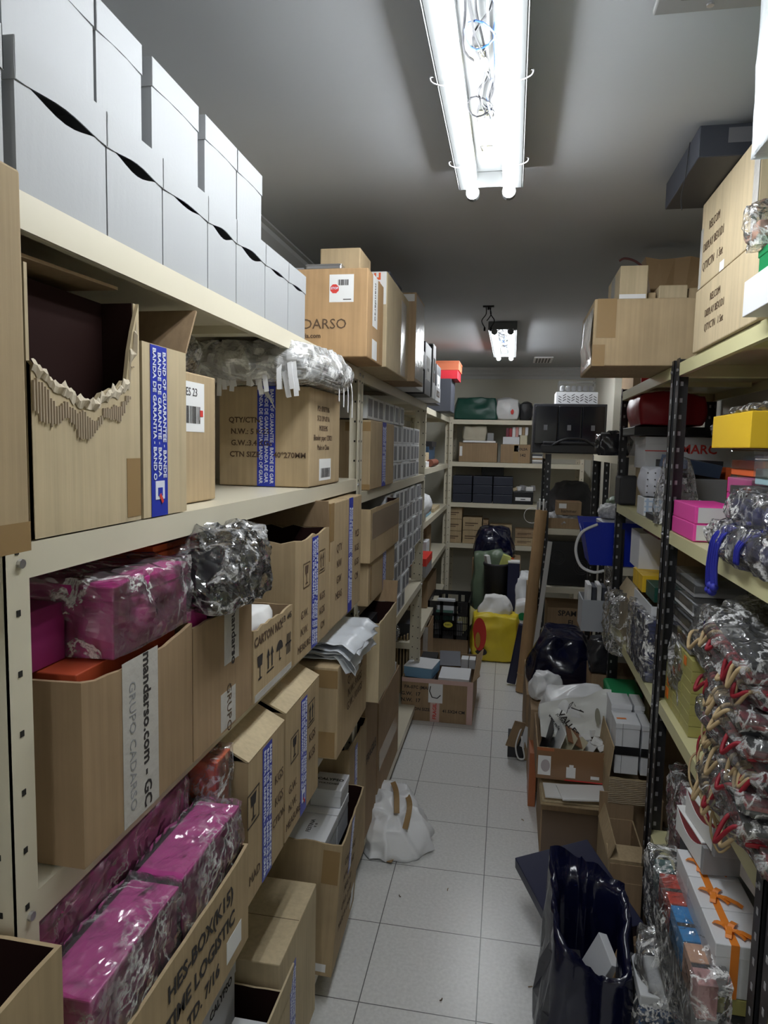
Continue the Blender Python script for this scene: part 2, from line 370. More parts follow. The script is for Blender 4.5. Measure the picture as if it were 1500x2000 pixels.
def simple(name, label, cat, x0, x1, y0, y1, z0, z1, m, b=.0015, rz=0, group=None, rot=None, lid=None):
    """a closed gift or product box; lid = height of a separate lid"""
    w, d, h = x1-x0, y1-y0, z1-z0; c = ((x0+x1)/2, (y0+y1)/2, z0)
    if not lid:
        o = obj(name, box(-w/2, w/2, -d/2, d/2, 0, h, b), m); o.location = c; o.rotation_euler = rot or (0,0,rz); return tag(o, label, cat, group), (w, d, h)
    t = thing(name, label, cat, c, rz, group, rot)
    ms = m if isinstance(m, (list, tuple)) else (m, m)
    obj('body', box(-w/2+.002, w/2-.002, -d/2+.002, d/2-.002, 0, h-lid*.3, b), ms[0], t)
    obj('lid', box(-w/2, w/2, -d/2, d/2, h-lid, h, b), ms[1], t)
    return t, (w, d, h)
def wrap(par, w, d, h, m=FILM, seed=0, amp=.006, freq=22, pad=.006, z=-.001, round_=.08, sub=14):
    o = obj('plastic_wrap', crumple(w+2*pad, d+2*pad, h+2*pad, seed, amp, freq, sub, round_), m, par, True); o.location.z = z; return o
def bag(name, label, cat, loc, dx, dy, dz, m, seed=0, rz=0, amp=.02, freq=9, sub=20, round_=.5, top=None, sag=0, open_top=False, group=None, empty=False, rot=None):
    bm = crumple(dx, dy, dz, seed, amp, freq, sub, round_, top, sag, open_top)
    if empty:
        t = thing(name, label, cat, loc, rz, group, rot); obj('bag_body', bm, m, t, True); return t
    o = obj(name, bm, m, None, True); o.location = loc; o.rotation_euler = rot or (0,0,rz); return tag(o, label, cat, group)

SURF = ('tape', 'label', 'sticker', 'scrap', 'patch')
def nest():
    """lettering, bar codes and marks printed on a tape or a label become its sub-parts"""
    bpy.context.view_layer.update()
    for r in [o for o in bpy.data.objects if o.parent is None]:
        ch = list(r.children)
        ps = [o for o in ch if any(w in o.name for w in SURF) and o.type == 'MESH' and len(o.data.vertices) == 8]
        if not ps: continue
        for o in ch:
            if not o.name.startswith(('printed_text', 'barcode', 'tape_emblem', 'tape_mark', 'red_dot', 'red_stroke')) or o in ps and not o.name.startswith('tape_emblem'): continue
            best = None
            for p in ps:
                if p is o or p.name.startswith('tape_emblem'): continue
                q = p.matrix_local.inverted() @ o.matrix_local.translation
                hx = max(v.co.x for v in p.data.vertices); hy = max(v.co.y for v in p.data.vertices)
                if abs(q.z) < .004 and abs(q.x) <= hx*1.02 and abs(q.y) <= hy*1.02 and (best is None or hx*hy < best[0]): best = (hx*hy, p)
            if best:
                ml = best[1].matrix_local.inverted() @ o.matrix_local; o.parent = best[1]; o.matrix_parent_inverse = Matrix(); o.matrix_local = ml
# ================================================================== the room
def floor_mat():
    m = bpy.data.materials.new('floor tiles'); m.use_nodes = True; N = m.node_tree.nodes; L = m.node_tree.links; b = N['Principled BSDF']
    tc = N.new('ShaderNodeTexCoord'); mp = N.new('ShaderNodeMapping'); mp.vector_type = 'TEXTURE'; L.new(tc.outputs['Object'], mp.inputs[0])
    mp.inputs['Location'].default_value = (-.0389, 1.8013, 0); mp.inputs['Rotation'].default_value = (0, 0, .00697)
    sp = N.new('ShaderNodeSeparateXYZ'); L.new(mp.outputs[0], sp.inputs[0])
    T = .33636; G = .0032
    def line(o):
        a = N.new('ShaderNodeMath'); a.operation = 'PINGPONG'; a.inputs[1].default_value = T/2; L.new(o, a.inputs[0])
        c = N.new('ShaderNodeMath'); c.operation = 'LESS_THAN'; c.inputs[1].default_value = G/2; L.new(a.outputs[0], c.inputs[0]); return c
    mx = N.new('ShaderNodeMath'); mx.operation = 'MAXIMUM'; L.new(line(sp.outputs[0]).outputs[0], mx.inputs[0]); L.new(line(sp.outputs[1]).outputs[0], mx.inputs[1])
    n = N.new('ShaderNodeTexNoise'); n.inputs['Scale'].default_value = 90; n.inputs['Detail'].default_value = 5; L.new(tc.outputs['Object'], n.inputs[0])
    r = N.new('ShaderNodeValToRGB'); r.color_ramp.elements[0].color = (.62, .62, .61, 1); r.color_ramp.elements[1].color = (.74, .74, .73, 1)
    r.color_ramp.elements[0].position = .3; r.color_ramp.elements[1].position = .7; L.new(n.outputs[0], r.inputs[0])
    v = N.new('ShaderNodeTexVoronoi'); v.inputs['Scale'].default_value = 9; L.new(tc.outputs['Object'], v.inputs[0])
    lt = N.new('ShaderNodeMath'); lt.operation = 'LESS_THAN'; lt.inputs[1].default_value = .022; L.new(v.outputs[0], lt.inputs[0])
    mm = N.new('ShaderNodeMix'); mm.data_type = 'RGBA'; L.new(lt.outputs[0], mm.inputs[0]); L.new(r.outputs[0], mm.inputs[6]); mm.inputs[7].default_value = (.16, .14, .12, 1)
    m2 = N.new('ShaderNodeMix'); m2.data_type = 'RGBA'; L.new(mx.outputs[0], m2.inputs[0]); L.new(mm.outputs[2], m2.inputs[6]); m2.inputs[7].default_value = (.13, .13, .13, 1)
    L.new(m2.outputs[2], b.inputs['Base Color']); b.inputs['Roughness'].default_value = .28
    bp = N.new('ShaderNodeBump'); bp.inputs['Strength'].default_value = .4; bp.inputs['Distance'].default_value = .002; bp.invert = True
    L.new(mx.outputs[0], bp.inputs['Height']); L.new(bp.outputs[0], b.inputs['Normal'])
    return m
PLAST = mat('ceiling plaster', (.44, .455, .48), .85, bump=.35, bscale=7, var=.04, vscale=3)
WALLM = mat('wall paint', (.62, .60, .52), .8, bump=.1, bscale=30); CROWN = mat('crown paint', (.55, .56, .57), .7)
YB = 6.46; XW = .90
struct('floor', box(-.95, .95, -2.2, YB+.05, -.05, 0), floor_mat())
struct('ceiling', box(-.95, .95, -2.2, YB+.05, CEIL, CEIL+.05), PLAST)
struct('wall_left', box(-.95, -XW, -2.2, YB+.05, 0, CEIL), WALLM)
struct('wall_right', box(XW, .95, -2.2, YB+.05, 0, CEIL), WALLM)
struct('wall_back', box(-XW, XW, YB, YB+.05, 0, CEIL), WALLM)
struct('wall_front', box(-XW, XW, -2.2, -2.15, 0, CEIL), WALLM)
struct('wall_pier', box(.70, XW, 5.2, YB, 0, CEIL, .004), WALLM)
def crown(pts_fn, a, b):
    bm = bmesh.new(); prof = [(0,-.10),(.012,-.10),(.014,-.075),(.03,-.06),(.034,-.045),(.06,-.022),(.064,-.008),(.08,-.006),(.08,0),(0,0)]
    A = [bm.verts.new(pts_fn(u, z, a)) for u, z in prof]; B = [bm.verts.new(pts_fn(u, z, b)) for u, z in prof]
    for i in range(len(prof)):
        j = (i+1) % len(prof); bm.faces.new((A[i], A[j], B[j], B[i]))
    return bm
struct('trim_1', crown(lambda u, z, t: (-XW+u, t, CEIL+z), -2.1, YB), CROWN)
struct('trim_2', crown(lambda u, z, t: (t, YB-u, CEIL+z), -XW+.08, .70), CROWN)
struct('trim_3', crown(lambda u, z, t: (.70-u, t, CEIL+z), 5.2, YB-.08), CROWN)
# ------------------------------------------------------------------ lamps
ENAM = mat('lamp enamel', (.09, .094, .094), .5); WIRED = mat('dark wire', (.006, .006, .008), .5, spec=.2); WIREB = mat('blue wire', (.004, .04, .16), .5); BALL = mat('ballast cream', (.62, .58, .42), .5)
def lamp(label, xc, y0, y1, wdt, seed):
    t = thing('fluorescent_lamp', label, 'ceiling light', (xc, (y0+y1)/2, CEIL)); L2 = (y1-y0)/2; w = wdt/2
    bm = bmesh.new(); bx(bm, -w, w, -L2, L2, -.006, -.001)
    for s in (-1, 1):
        x0, x1 = sorted((s*w, s*(w-.004))); bx(bm, x0, x1, -L2, L2, -.05, -.006)
        x0, x1 = sorted((s*(w-.004), s*(w-.022))); bx(bm, x0, x1, -L2, L2, -.05, -.046)
        x0, x1 = sorted((s*(w-.045), s*(w-.05))); bx(bm, x0, x1, -L2+.02, L2-.02, -.030, -.006)
    for s in (-1, 1):
        a, b = sorted((s*L2, s*(L2-.004))); bx(bm, -w+.004, w-.004, a, b, -.046, -.006)
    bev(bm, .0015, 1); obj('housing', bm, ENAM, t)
    for s in (-1, 1):
        bm = bmesh.new(); tube(bm, [(s*w*.56, -L2+.03, -.058), (s*w*.56, L2+.005, -.058)], .0145, 16); obj('fluorescent_tube', bm, TUBE, t, True)
        for e in (-1, 1):
            bm = bmesh.new(); y = L2+.012 if e > 0 else -L2+.02; tube(bm, [(s*w*.56, y-.008, -.056), (s*w*.56, y+.010, -.056)], .018, 14)
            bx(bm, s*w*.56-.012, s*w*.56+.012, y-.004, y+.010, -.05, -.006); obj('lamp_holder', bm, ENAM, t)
        for q in ((-.86, .1, .72) if y0 < 3 else ()):
            bm = bmesh.new(); tube(bm, spline([(s*(w-.03), q*L2, -.03), (s*(w-.02), q*L2+.01, -.055), (s*(w+.004), q*L2, -.055), (s*(w+.009), q*L2-.006, -.048), (s*(w+.003), q*L2, -.044)], 4), .0014, 6); obj('spring_clip', bm, SILV, t)
    rd = random.Random(seed)
    for q, ln in ((.55, .12), (.78, .05), (.1, .04)):
        obj('ballast', box(-.022, .012, q*L2-ln/2, q*L2+ln/2, -.032, -.007, .003), BALL, t)
    for k in range(6):
        pts = []; y = -L2*.8; x = rd.uniform(-.01, .01)
        while y < L2*.8: pts.append((x+rd.uniform(-.022, .022), y, -.02+rd.uniform(-.012, .006))); y += rd.uniform(.04, .12)
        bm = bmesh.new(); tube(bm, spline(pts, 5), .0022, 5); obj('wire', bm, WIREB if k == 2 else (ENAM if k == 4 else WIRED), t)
    for k in range(3):
        c = (rd.uniform(-.012, .012), L2*(-.45+.4*k)); bm = bmesh.new()
        tube(bm, [(c[0]+.025*math.cos(a*.5)*(1+.1*math.sin(a)), c[1]+.04*math.sin(a*.5), -.03+.004*math.sin(a)) for a in range(14)], .0017, 5); obj('wire', bm, WIREB if k == 1 else WIRED, t)
    obj('wire_connector', box(-.008, .008, L2*.44, L2*.44+.02, -.03, -.012, .002), BALL, t)
lamp('open twin tube fluorescent ceiling lamp with tangled wires, directly overhead', -.083, .66, 1.90, .170, 1)
lamp('smaller-looking twin tube fluorescent ceiling lamp deep in the room near the back shelves', -.083, 4.10, 5.32, .165, 2)
lamp('added unseen fill lamp behind the viewer, built as a twin tube fluorescent', -.083, -2.0, -.76, .17, 3)  # unseen, added to fill front faces and the near floor with light
t = thing('ceiling_wires', 'bare loose wires hanging from a hole in the ceiling before the far lamp', 'wires', (-.15, 3.66, CEIL))
bm = bmesh.new(); bx(bm, -.028, .028, -.012, .012, -.006, -.0005); obj('ceiling_bracket', bm, WIRED, t)
for k, (dx, s) in enumerate(((-.02, 1), (.02, -1), (.006, 1))):
    bm = bmesh.new(); tube(bm, spline([(dx*.6, 0, -.004), (dx+s*.008, .01, -.04), (dx-s*.012, 0, -.075), (dx+s*.004, -.005, -.11)][:4 if k < 2 else 3], 6), .0025, 6); tube(bm, [(dx+s*.004, -.005, -.11), (dx+s*.004, -.005, -.128)] if k < 2 else [(0,0,-.004),(0,0,-.02)], .005, 8); obj('wire', bm, WIRED, t)
t = thing('air_vent', 'square white ceiling vent with dark slots to the far right of the far lamp', 'vent', (.215, 5.82, CEIL))
obj('vent_frame', box(-.075, .075, -.17, .17, -.012, -.001, .003), PAPER, t); bm = bmesh.new()
for k in range(5): bx(bm, -.058+k*.0245, -.043+k*.0245, -.14, .14, -.0135, -.0118)
obj('vent_slots', bm, BLACK, t)
t = thing('access_plate', 'grey metal plate screwed to the ceiling at the top right', 'ceiling plate', (.285, 1.16, CEIL))
obj('plate', box(-.085, .085, -.15, .11, -.012, -.001, .003), mat('dull metal', (.30, .30, .30), .5, .3), t)
obj('inner_panel', box(-.05, .05, -.13, .07, -.016, -.011, .002), mat('dull metal dark', (.16, .16, .16), .5, .3), t)
bm = bmesh.new(); tube(bm, [(0, .09, -.015), (0, .09, -.011)], .006, 8); obj('screw', bm, SILV, t)
# ------------------------------------------------------------------ shelving
HOLE = mat('slot shadow', (.015, .014, .012), .8)
def rack(name, label, posts, shelves, mp, ms, slotm, group=None, corner=0):
    """posts: (x,y,z1,dirx,diry); shelves: (x0,x1,y0,y1,z)"""
    t = thing(name, label, 'shelving', (posts[0][0], posts[0][1], 0), 0, group); ox, oy = posts[0][0], posts[0][1]
    for (x, y, z1, dx, dy) in posts:
        x -= ox; y -= oy; bm = bmesh.new(); W_ = .036
        bx(bm, min(x, x+dx*W_), max(x, x+dx*W_), min(y, y+dy*.002), max(y, y+dy*.002), 0, z1)
        bx(bm, min(x, x+dx*.002), max(x, x+dx*.002), min(y, y+dy*W_), max(y, y+dy*W_), 0, z1)
        z = .05; hw, hh, hs = (.0028, .0065, .065) if slotm is HOLE else (.004, .013, .05)
        while z < z1-.03:
            q = x+dx*W_*.5; bx(bm, q-hw, q+hw, min(y-dy*.0008, y+dy*.0026), max(y-dy*.0008, y+dy*.0026), z, z+hh, 1)
            q = y+dy*W_*.5; bx(bm, min(x-dx*.0008, x+dx*.0026), max(x-dx*.0008, x+dx*.0026), q-hw, q+hw, z, z+hh, 1); z += hs
        obj('post', bm, [mp, slotm], t)
    SH = {}
    for (x0, x1, y0, y1, z) in shelves:
        x0 -= ox; x1 -= ox; y0 -= oy; y1 -= oy
        bm = bmesh.new(); bx(bm, x0, x1, y0, y1, z-.003, z)
        for a in ((x0, x0+.0025, y0, y1), (x1-.0025, x1, y0, y1), (x0+.003, x1-.003, y0, y0+.0025), (x0+.003, x1-.003, y1-.0025, y1)):
            bx(bm, *a, z-.038, z-.003)
        for a in ((x0+.003, x0+.014, y0+.003, y1-.003), (x1-.014, x1-.003, y0+.003, y1-.003)): bx(bm, *a, z-.038, z-.0355)
        ym = (y0+y1)/2; bx(bm, x0+.02, x1-.02, ym-.02, ym+.02, z-.02, z-.003)
        SH[z+0] = obj('shelf', bm, ms, t)
        xs = x1 if x1 < 0.2 and ox < 0 else x0
    for (x0, x1, y0, y1, z) in shelves:
        fx = (x1-ox+.001) if ox < 0 else (x0-ox-.001); s = 1 if ox < 0 else -1
        for yy in (y0-oy+.02, y1-oy-.02):
            bm = bmesh.new(); tube(bm, [(fx, yy, z-.02), (fx+s*.004, yy, z-.02)], .005, 8); obj('bolt', bm, SILV, SH[z])
    return t
def bay(label, y0, y1, xf, xb, levels, mp, ms, sm, front=True, zt=1.86, extra=()):
    d = 1 if xf < 0 else -1     # front faces the aisle
    posts = [(xf-d*-.001, y0+.002, zt, -d, 1), (xf-d*-.001, y1-.002, zt, -d, -1), (xb, y0+.002, zt, d, 1), (xb, y1-.002, zt, d, -1)]
    sh = [(min(xf, xb), max(xf, xb), y0+.004, y1-.004, z) for z in levels] + list(extra)
    return rack('shelving_unit', label, posts, sh, mp, ms, sm)
GLINT = mat('slot glint', (.40, .40, .42), .4)
bay('cream metal shelving bay along the left wall, closest to the viewer', .60, 2.24, -.50, -.88, (1.85, 1.49, 1.10, .74, .09), CREAM, CREAM, HOLE)
bay('cream metal shelving bay holding the stacks of small white label boxes', 2.26, 4.05, -.505, -.88, (1.85, 1.44, .80, .09), CREAM, CREAM, HOLE, extra=[(-.88, -.505, 2.264, 2.86, 1.045)])
bay('cream metal shelving bay in the far left corner, with mostly small clutter', 4.07, 5.96, -.54, -.88, (1.85, 1.46, 1.11, .76, .40, .06), CREAM, CREAM, HOLE)
rack('shelving_unit', 'cream metal shelving across the back wall, top shelf carrying a green bag', [(-.548, 6.0, 1.86, 1, 1), (.60, 6.0, 1.86, -1, 1), (-.548, 6.42, 1.86, 1, -1), (.60, 6.42, 1.86, -1, -1)],
     [(-.545, .598, 6.002, 6.418, z) for z in (1.84, 1.475, 1.12, .76, .06)], CREAM, CREAM, HOLE)
BP = mat('black post enamel', (.02, .02, .022), .4)
bay('black post shelving bay with yellowish shelves on the right, closest to the viewer', 1.285, 2.24, .48, .88, (1.865, 1.36, .825, .385), BP, CREAMY, GLINT, zt=1.88)
bay('black post shelving bay with yellowish shelves on the right, farther bay', 2.27, 3.32, .48, .88, (1.865, 1.36, .80), BP, CREAMY, GLINT, zt=1.88)
bay('part of a black post shelving bay cut off by the right edge of the frame', .30, 1.265, .48, .88, (1.865, 1.36, .825, .60), BP, CREAMY, GLINT, zt=1.88)
rack('shelving_unit', 'narrow black post rack at the back right carrying the black drawer cabinet', [(.215, 4.62, 1.57, 1, 1), (.62, 4.62, 1.57, -1, 1), (.215, 5.10, 1.57, 1, -1), (.62, 5.10, 1.57, -1, -1)],
     [(.217, .618, 4.622, 5.098, z) for z in (1.575, 1.08, .69, .12)], BP, CREAM, GLINT)
# ================================================================== left, top shelf: white lidded boxes
def white_box(label, x1, y0, y1, z0, h, dep=.30, seed=0, gap=1.0, group='white lidded boxes on the top left shelf'):
    w, d = dep, y1-y0-.001; t = thing('lidded_box', label, 'storage box', (x1-dep/2, (y0+y1)/2, z0), 0, group)
    zl = h*.72; n = 10; bm = bmesh.new(); F = []
    def dip(v): return zl + .004 - .010*gap*max(0, math.sin(PI*v))**2
    for i in range(n+1):
        v = i/n; y = -d/2+.001+(d-.002)*v
        F.append([bm.verts.new((w/2-.002, y, 0)), bm.verts.new((w/2-.002+.0015*math.sin(PI*v), y, dip(v))), bm.verts.new((-w/2+.002, y, zl-.001)), bm.verts.new((-w/2+.002, y, 0))])
    for a, b in zip(F, F[1:]):
        for k in range(4): bm.faces.new((a[k], a[(k+1)%4], b[(k+1)%4], b[k]))
    bm.faces.new(F[0]); bm.faces.new(F[-1][::-1]); obj('body', bm, WHTL, t)
    bm = bmesh.new(); F = []
    for i in range(n+1):
        v = i/n; y = -d/2+d*v; zz = zl + .005*gap*math.sin(PI*v)**2 + .0006
        F.append([bm.verts.new((w/2, y, zz)), bm.verts.new((w/2, y, h)), bm.verts.new((-w/2, y, h)), bm.verts.new((-w/2, y, zz)), bm.verts.new((-w/2+.0015, y, zz)), bm.verts.new((-w/2+.0015, y, h-.0015)), bm.verts.new((w/2-.0015, y, h-.0015)), bm.verts.new((w/2-.0015, y, zz))])
    for a, b in zip(F, F[1:]):
        for k in range(8): bm.faces.new((a[k], a[(k+1)%8], b[(k+1)%8], b[k]))
    bm.faces.new(F[0]); bm.faces.new(F[-1][::-1])
    bx(bm, -w/2, w/2, -d/2-.0004, -d/2+.001, zl, h-.0004); bx(bm, -w/2, w/2, d/2-.001, d/2, zl, h-.0004)
    obj('lid', bm, WHTL, t); return t
ys = [.645, .806, .945, 1.094, 1.213, 1.362, 1.507, 1.637]
ORD = ['first', 'second', 'third', 'fourth', 'fifth', 'sixth', 'seventh', 'eighth', 'ninth', 'tenth']
for i in range(7): white_box('white lidded box in the lower row on the top shelf, %s counted from the viewer' % ORD[i+1], -.505, ys[i], ys[i+1], 1.851, .150, seed=i, gap=1.3 if i in (0, 1, 3, 4) else .7)
white_box('white lidded box of the lower top shelf row, cut off by the left frame edge', -.505, .47, .63, 1.851, .150)
for i, (a, b) in enumerate(((.655, .815), (.818, .927), (.952, 1.102), (1.125, 1.262), (1.264, 1.393))):
    white_box('white lidded box in the upper row on the top shelf, %s counted from the viewer' % ORD[i+1], -.525, a, b, 2.002, .142, seed=i+9, gap=.3)
white_box('white lidded box of the upper top shelf row, cut off by the left frame edge', -.525, .47, .63, 2.002, .142, gap=.3)
# ------------------------------------------------------------------ left, top shelf: cartons after the white boxes
t, D = carton('tan carton with round red stop sticker beside the white boxes on the top shelf', -.76, -.42, 1.95, 2.19, 1.852, 2.10, TANR)
patch(t, 'white_label', D, '-y', .67, .88, .62, .93, PAPER); barcode(t, D, '-y', .79, .84, .03, .016, 3)
bm = bmesh.new(); bm.faces.new([bm.verts.new((.0135*math.cos(PI/8+a*PI/4), .0135*math.sin(PI/8+a*PI/4), 0)) for a in range(8)]); o = obj('stop_sticker', bm, INKR, t); o.matrix_local = face_matrix(D, '-y', .715, .77, .0009)[0]
text(t, D, '-y', 'STOP', .715, .775, .009, INKW, 0, True, off=.0013); text(t, D, '-y', 'MANDARSO', .50, .37, .040, INKB); text(t, D, '-y', 'mandarsojoyeria.com', .37, .24, .018, INKB, 0, True)
patch(t, 'printed_tape', D, '+x', .30, .60, .40, 1.0, PAPER); text(t, D, '+x', 'mandarso', .45, .7, .028, INK, -PI/2); patch(t, 'printed_tape', D, '+x', .30, .60, .02, .25, PAPER); patch(t, 'printed_text_line', D, '-y', .79, .86, .645, .655, INK, .001)
t, D = carton('small tan carton on top of the carton with the red stop sticker', -.575, -.455, 2.0, 2.15, 2.1015, 2.17, TAN)
tin, D = simple('metal_tin', 'flat silver tin on the carton with the red stop sticker', 'tin', -.61, -.50, 1.965, 1.998, 2.1015, 2.118, SILV, .004, lid=.007)
simple('document_folder', 'grey printed folder lying beside the flat silver tin, high up left', 'folder', -.70, -.615, 1.97, 2.10, 2.1015, 2.109, GREY, .001)
t, D = carton('tan carton with an orange printed tape strip, second beyond the white boxes', -.76, -.41, 2.20, 2.66, 1.852, 2.15, TANP)
patch(t, 'printed_tape', D, '-y', .80, .99, .66, 1.0, PAPER); text(t, D, '-y', 'ESSE', .89, .83, .05, mat('orange print', (.75,.12,.03), .5), PI/2, True); patch(t, 'clear_tape', D, '+x', .62, .86, .02, .9, GREYT)
simple('storage_case', 'small dark case lying on the carton with orange printed tape', 'case', -.55, -.43, 2.35, 2.6, 2.1515, 2.19, SLATE, .004)
t, D = carton('dark brown tall carton bound in shiny clear tape on the top left shelf', -.74, -.385, 2.68, 2.93, 1.852, 2.19, TAND)
patch(t, 'clear_tape', D, '+x', .02, .98, .04, .97, GREYT); text(t, D, '-y', 'FRAGILE', .75, .93, .02, INK)
patch(t, 'clear_tape', D, '-y', .02, .98, .9, .98, GREYT)
for i, (y0, y1, z0, z1, c, xx, lb) in enumerate(((2.96, 3.12, 1.852, 1.95, WHT2, -.42, 'flat white product box, lowest of the mixed pile beyond the dark brown carton'), (2.97, 3.10, 1.951, 2.03, GREY, -.41, 'grey product box lying over the flat white product box on the top left shelf'), (2.98, 3.16, 2.031, 2.16, WHT, -.43, 'white box with black side standing over the grey product box'), (3.18, 3.34, 1.852, 2.10, BLK2, -.425, 'tall black product box standing on the top left shelf'), (3.36, 3.44, 1.852, 2.13, WHT2, -.42, 'tall white product box just beyond the tall black one'), (3.46, 3.62, 1.852, 1.93, WHT, -.42, 'white box with picture print overhanging the top left shelf'), (3.64, 3.80, 1.852, 2.08, SLATE, -.45, 'slate box near the far end of the top left shelf'))):
    y0, y1 = [2.96+(q-2.96)*1.55 for q in (y0, y1)]; t = thing('product_box', lb, 'box', (xx-.1, (y0+y1)/2, z0), 0, 'product boxes on the top left shelf'); D = (.2, y1-y0, z1-z0)
    obj('body', box(-.1, .1, -D[1]/2, D[1]/2, 0, D[2], .002), c, t)
    patch(t, 'side_panel', D, '-y', .02, .98, .02, .98, BLK2 if i in (2, 4) else c)
    patch(t, 'front_label', D, '+x', .2, .8, .3, .75, PAPER if c in (BLK2, SLATE) else INKB); text(t, D, '+x', 'HL-%d' % (20+i), .5, .5, .02, INK if c in (BLK2, SLATE) else INKW)
simple('gift_box', 'bright red box near the far end of the top left shelf, under an orange one', 'box', -.62, -.40, 4.9, 5.2, 2.08, 2.14, mat('scarlet card', (.75, .03, .05), .5))
t, D = simple('organiser_box', 'orange compartment box lying on the bright red box, high up left', 'box', -.63, -.39, 4.9, 5.2, 2.141, 2.205, mat('orange plastic', (.70, .20, .10), .35), lid=.015)
simple('document_box', 'dark slate box file under the bright red box on the top left shelf', 'box', -.64, -.44, 4.88, 5.2, 1.852, 2.079, SLATE)
# ================================================================== left, level 1.49
t, D = carton('tan carton in the left foreground, cut off by the frame edge', -.80, -.455, .28, .585, 1.492, 1.845, TAN)
patch(t, 'clear_tape', D, '+x', .0, 1, 0, .08, CLEART)
# torn carton
w, d, h = .34, .215, .29
t = thing('torn_carton', 'tan carton with a large torn opening showing ragged corrugated board', 'cardboard box', (-.5-w/2, .65+d/2, 1.492)); D = (w, d, h)
bm = bmesh.new(); rd = random.Random(4); n = 26; pr_ = []
for i in range(n+1):
    v = i/n; zz = h*(.66-.12*math.sin(PI*min(1, v*1.15)) + rd.uniform(-.015, .015))
    if v > .84: zz = h*(.58+.42*((v-.84)/.16)**.6)
    if v > .97: zz = h
    pr_.append((-d/2+d*v, zz))
for i in range(n):
    (ya, za), (yb, zb) = pr_[i], pr_[i+1]
    for x, s in ((w/2, 1), (w/2-.005, -1)):
        bm.faces.new([bm.verts.new(p) for p in ((x, ya, 0), (x, yb, 0), (x, yb, zb), (x, ya, za))])
    bm.faces.new([bm.verts.new(p) for p in ((w/2, ya, za), (w/2, yb, zb), (w/2-.005, yb, zb), (w/2-.005, ya, za))])
bmesh.ops.remove_doubles(bm, verts=list(bm.verts), dist=1e-5)
for a in ((-w/2, w/2-.005, -d/2, -d/2+.005, 0, h), (-w/2, w/2-.005, d/2-.005, d/2, 0, h), (-w/2, -w/2+.005, -d/2+.005, d/2-.005, 0, h), (-w/2+.005, w/2-.005, -d/2+.005, d/2-.005, 0, .005)): bx(bm, *a)
obj('body', bm, [TANP], t)
bm = bmesh.new()   # exposed fluting under the tear
M = 46
for i in range(M):
    v = i/M; k = min(n-1, int(v*n)); zt = pr_[k][1]; ya = -d/2+d*v
    if v > .93: continue
    dr = .052*(1-.5*v)+.008*math.sin(v*19); tube(bm, [(w/2+.0012, ya+d/M/2, zt-dr), (w/2+.0012, ya+d/M/2, zt-.020+.010*noise.noise((v*9, 0, 0)))], .0016, 5)
obj('exposed_fluting', bm, mat('fluting', (.42, .34, .25), .85), t)
bm = bmesh.new(); prev = None   # torn, peeled liner along the edge
for i in range(61):
    v = i/60*.97; k = min(n-1, int(v*n)); zt = pr_[k][1]; a = .010+.010*abs(noise.noise((v*14, 0, 3)))
    q = [bm.verts.new((w/2+.001, -d/2+d*v, zt-a+.004*noise.noise((v*30, 1, 0)))), bm.verts.new((w/2+.004+.006*noise.noise((v*20, 5, 2)), -d/2+d*v, zt-a*.3)), bm.verts.new((w/2+.001, -d/2+d*v, zt+.008*noise.noise((v*25, 2, 2))+.002))]
    if prev:
        for a_ in range(2): bm.faces.new((prev[a_], prev[a_+1], q[a_+1], q[a_]))
    prev = q
obj('torn_edge', bm, mat('torn fibre', (.62, .54, .42), .9), t)
obj('inside_shade', box(-w/2+.006, w/2-.05, -d/2+.006, d/2-.006, .005, h*.999), DARKIN, t)  # dark block standing in for the shade inside the torn carton
obj('inside_shade', box(w/2-.05, w/2-.006, d/2-.0075, d/2-.006, .1, h*.999), DARKIN, t)
patch(t, 'packing_tape', D, '+x', .84, .995, .02, .29, CLEART)
obj('flap', box(-w/2, w/2-.02, -.10, .10, h+.012, h+.016, 0, M=Matrix.Rotation(.03, 4, 'X')), TAND, t)
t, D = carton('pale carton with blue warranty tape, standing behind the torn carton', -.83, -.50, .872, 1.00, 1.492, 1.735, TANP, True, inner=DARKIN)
guarantee(t, D, '+x', .16, .52, 0, .995, True); flap(t, D, '+y', .08, 118, TAND)
t, D = carton('tan carton with a small white shipping label set back behind the blue taped carton', -.85, -.555, 1.03, 1.23, 1.492, 1.72, TAN)
patch(t, 'shipping_label', D, '+x', .25, .75, .55, .93, PAPER); barcode(t, D, '+x', .5, .68, .07, .03, 8); text(t, D, '+x', 'ES 23', .5, .85, .02)
patch(t, 'red_dot', D, '+x', .66, .72, .67, .72, INKR, .001)
t, D = carton('tan carton printed N.W. 5 KGS with blue warranty tape on the middle left shelf', -.735, -.497, 1.65, 1.955, 1.492, 1.742, TAN)
for i, s in enumerate(('QTY/CTN:', 'N.W.: 5 KGS', 'G.W.:3.4 KGS')): text(t, D, '-y', s, .15+.018*len(s), .66-.115*i, .019, INKB, 0, True)
text(t, D, '-y', 'CTN SIZE', .29, .315, .019, INKB, 0, True); text(t, D, '-y', '40*270MM', .79, .315, .019, INKB, 0, True)
guarantee(t, D, '-y', .43, .63, 0, 1)
for i, s in enumerate(('PO: 87077186', 'SCO DP-071A', 'MODEMS', 'Blonder paper 127021', 'Made in China')): text(t, D, '+x', s, .42, .80-.10*i, .02, INKB, 0, False)
patch(t, 'barcode_label', D, '+x', .30, .68, .05, .28, PAPER); barcode(t, D, '+x', .5, .13, .09, .025, 4)
bm = bmesh.new(); a = [bm.verts.new(p) for p in ((-.01, -.1545, .244), (.012, -.156, .24), (.035, -.162, .19), (.02, -.165, .215))]; bm.faces.new(a); obj('peeled_tape_corner', bm, PAPER, t)
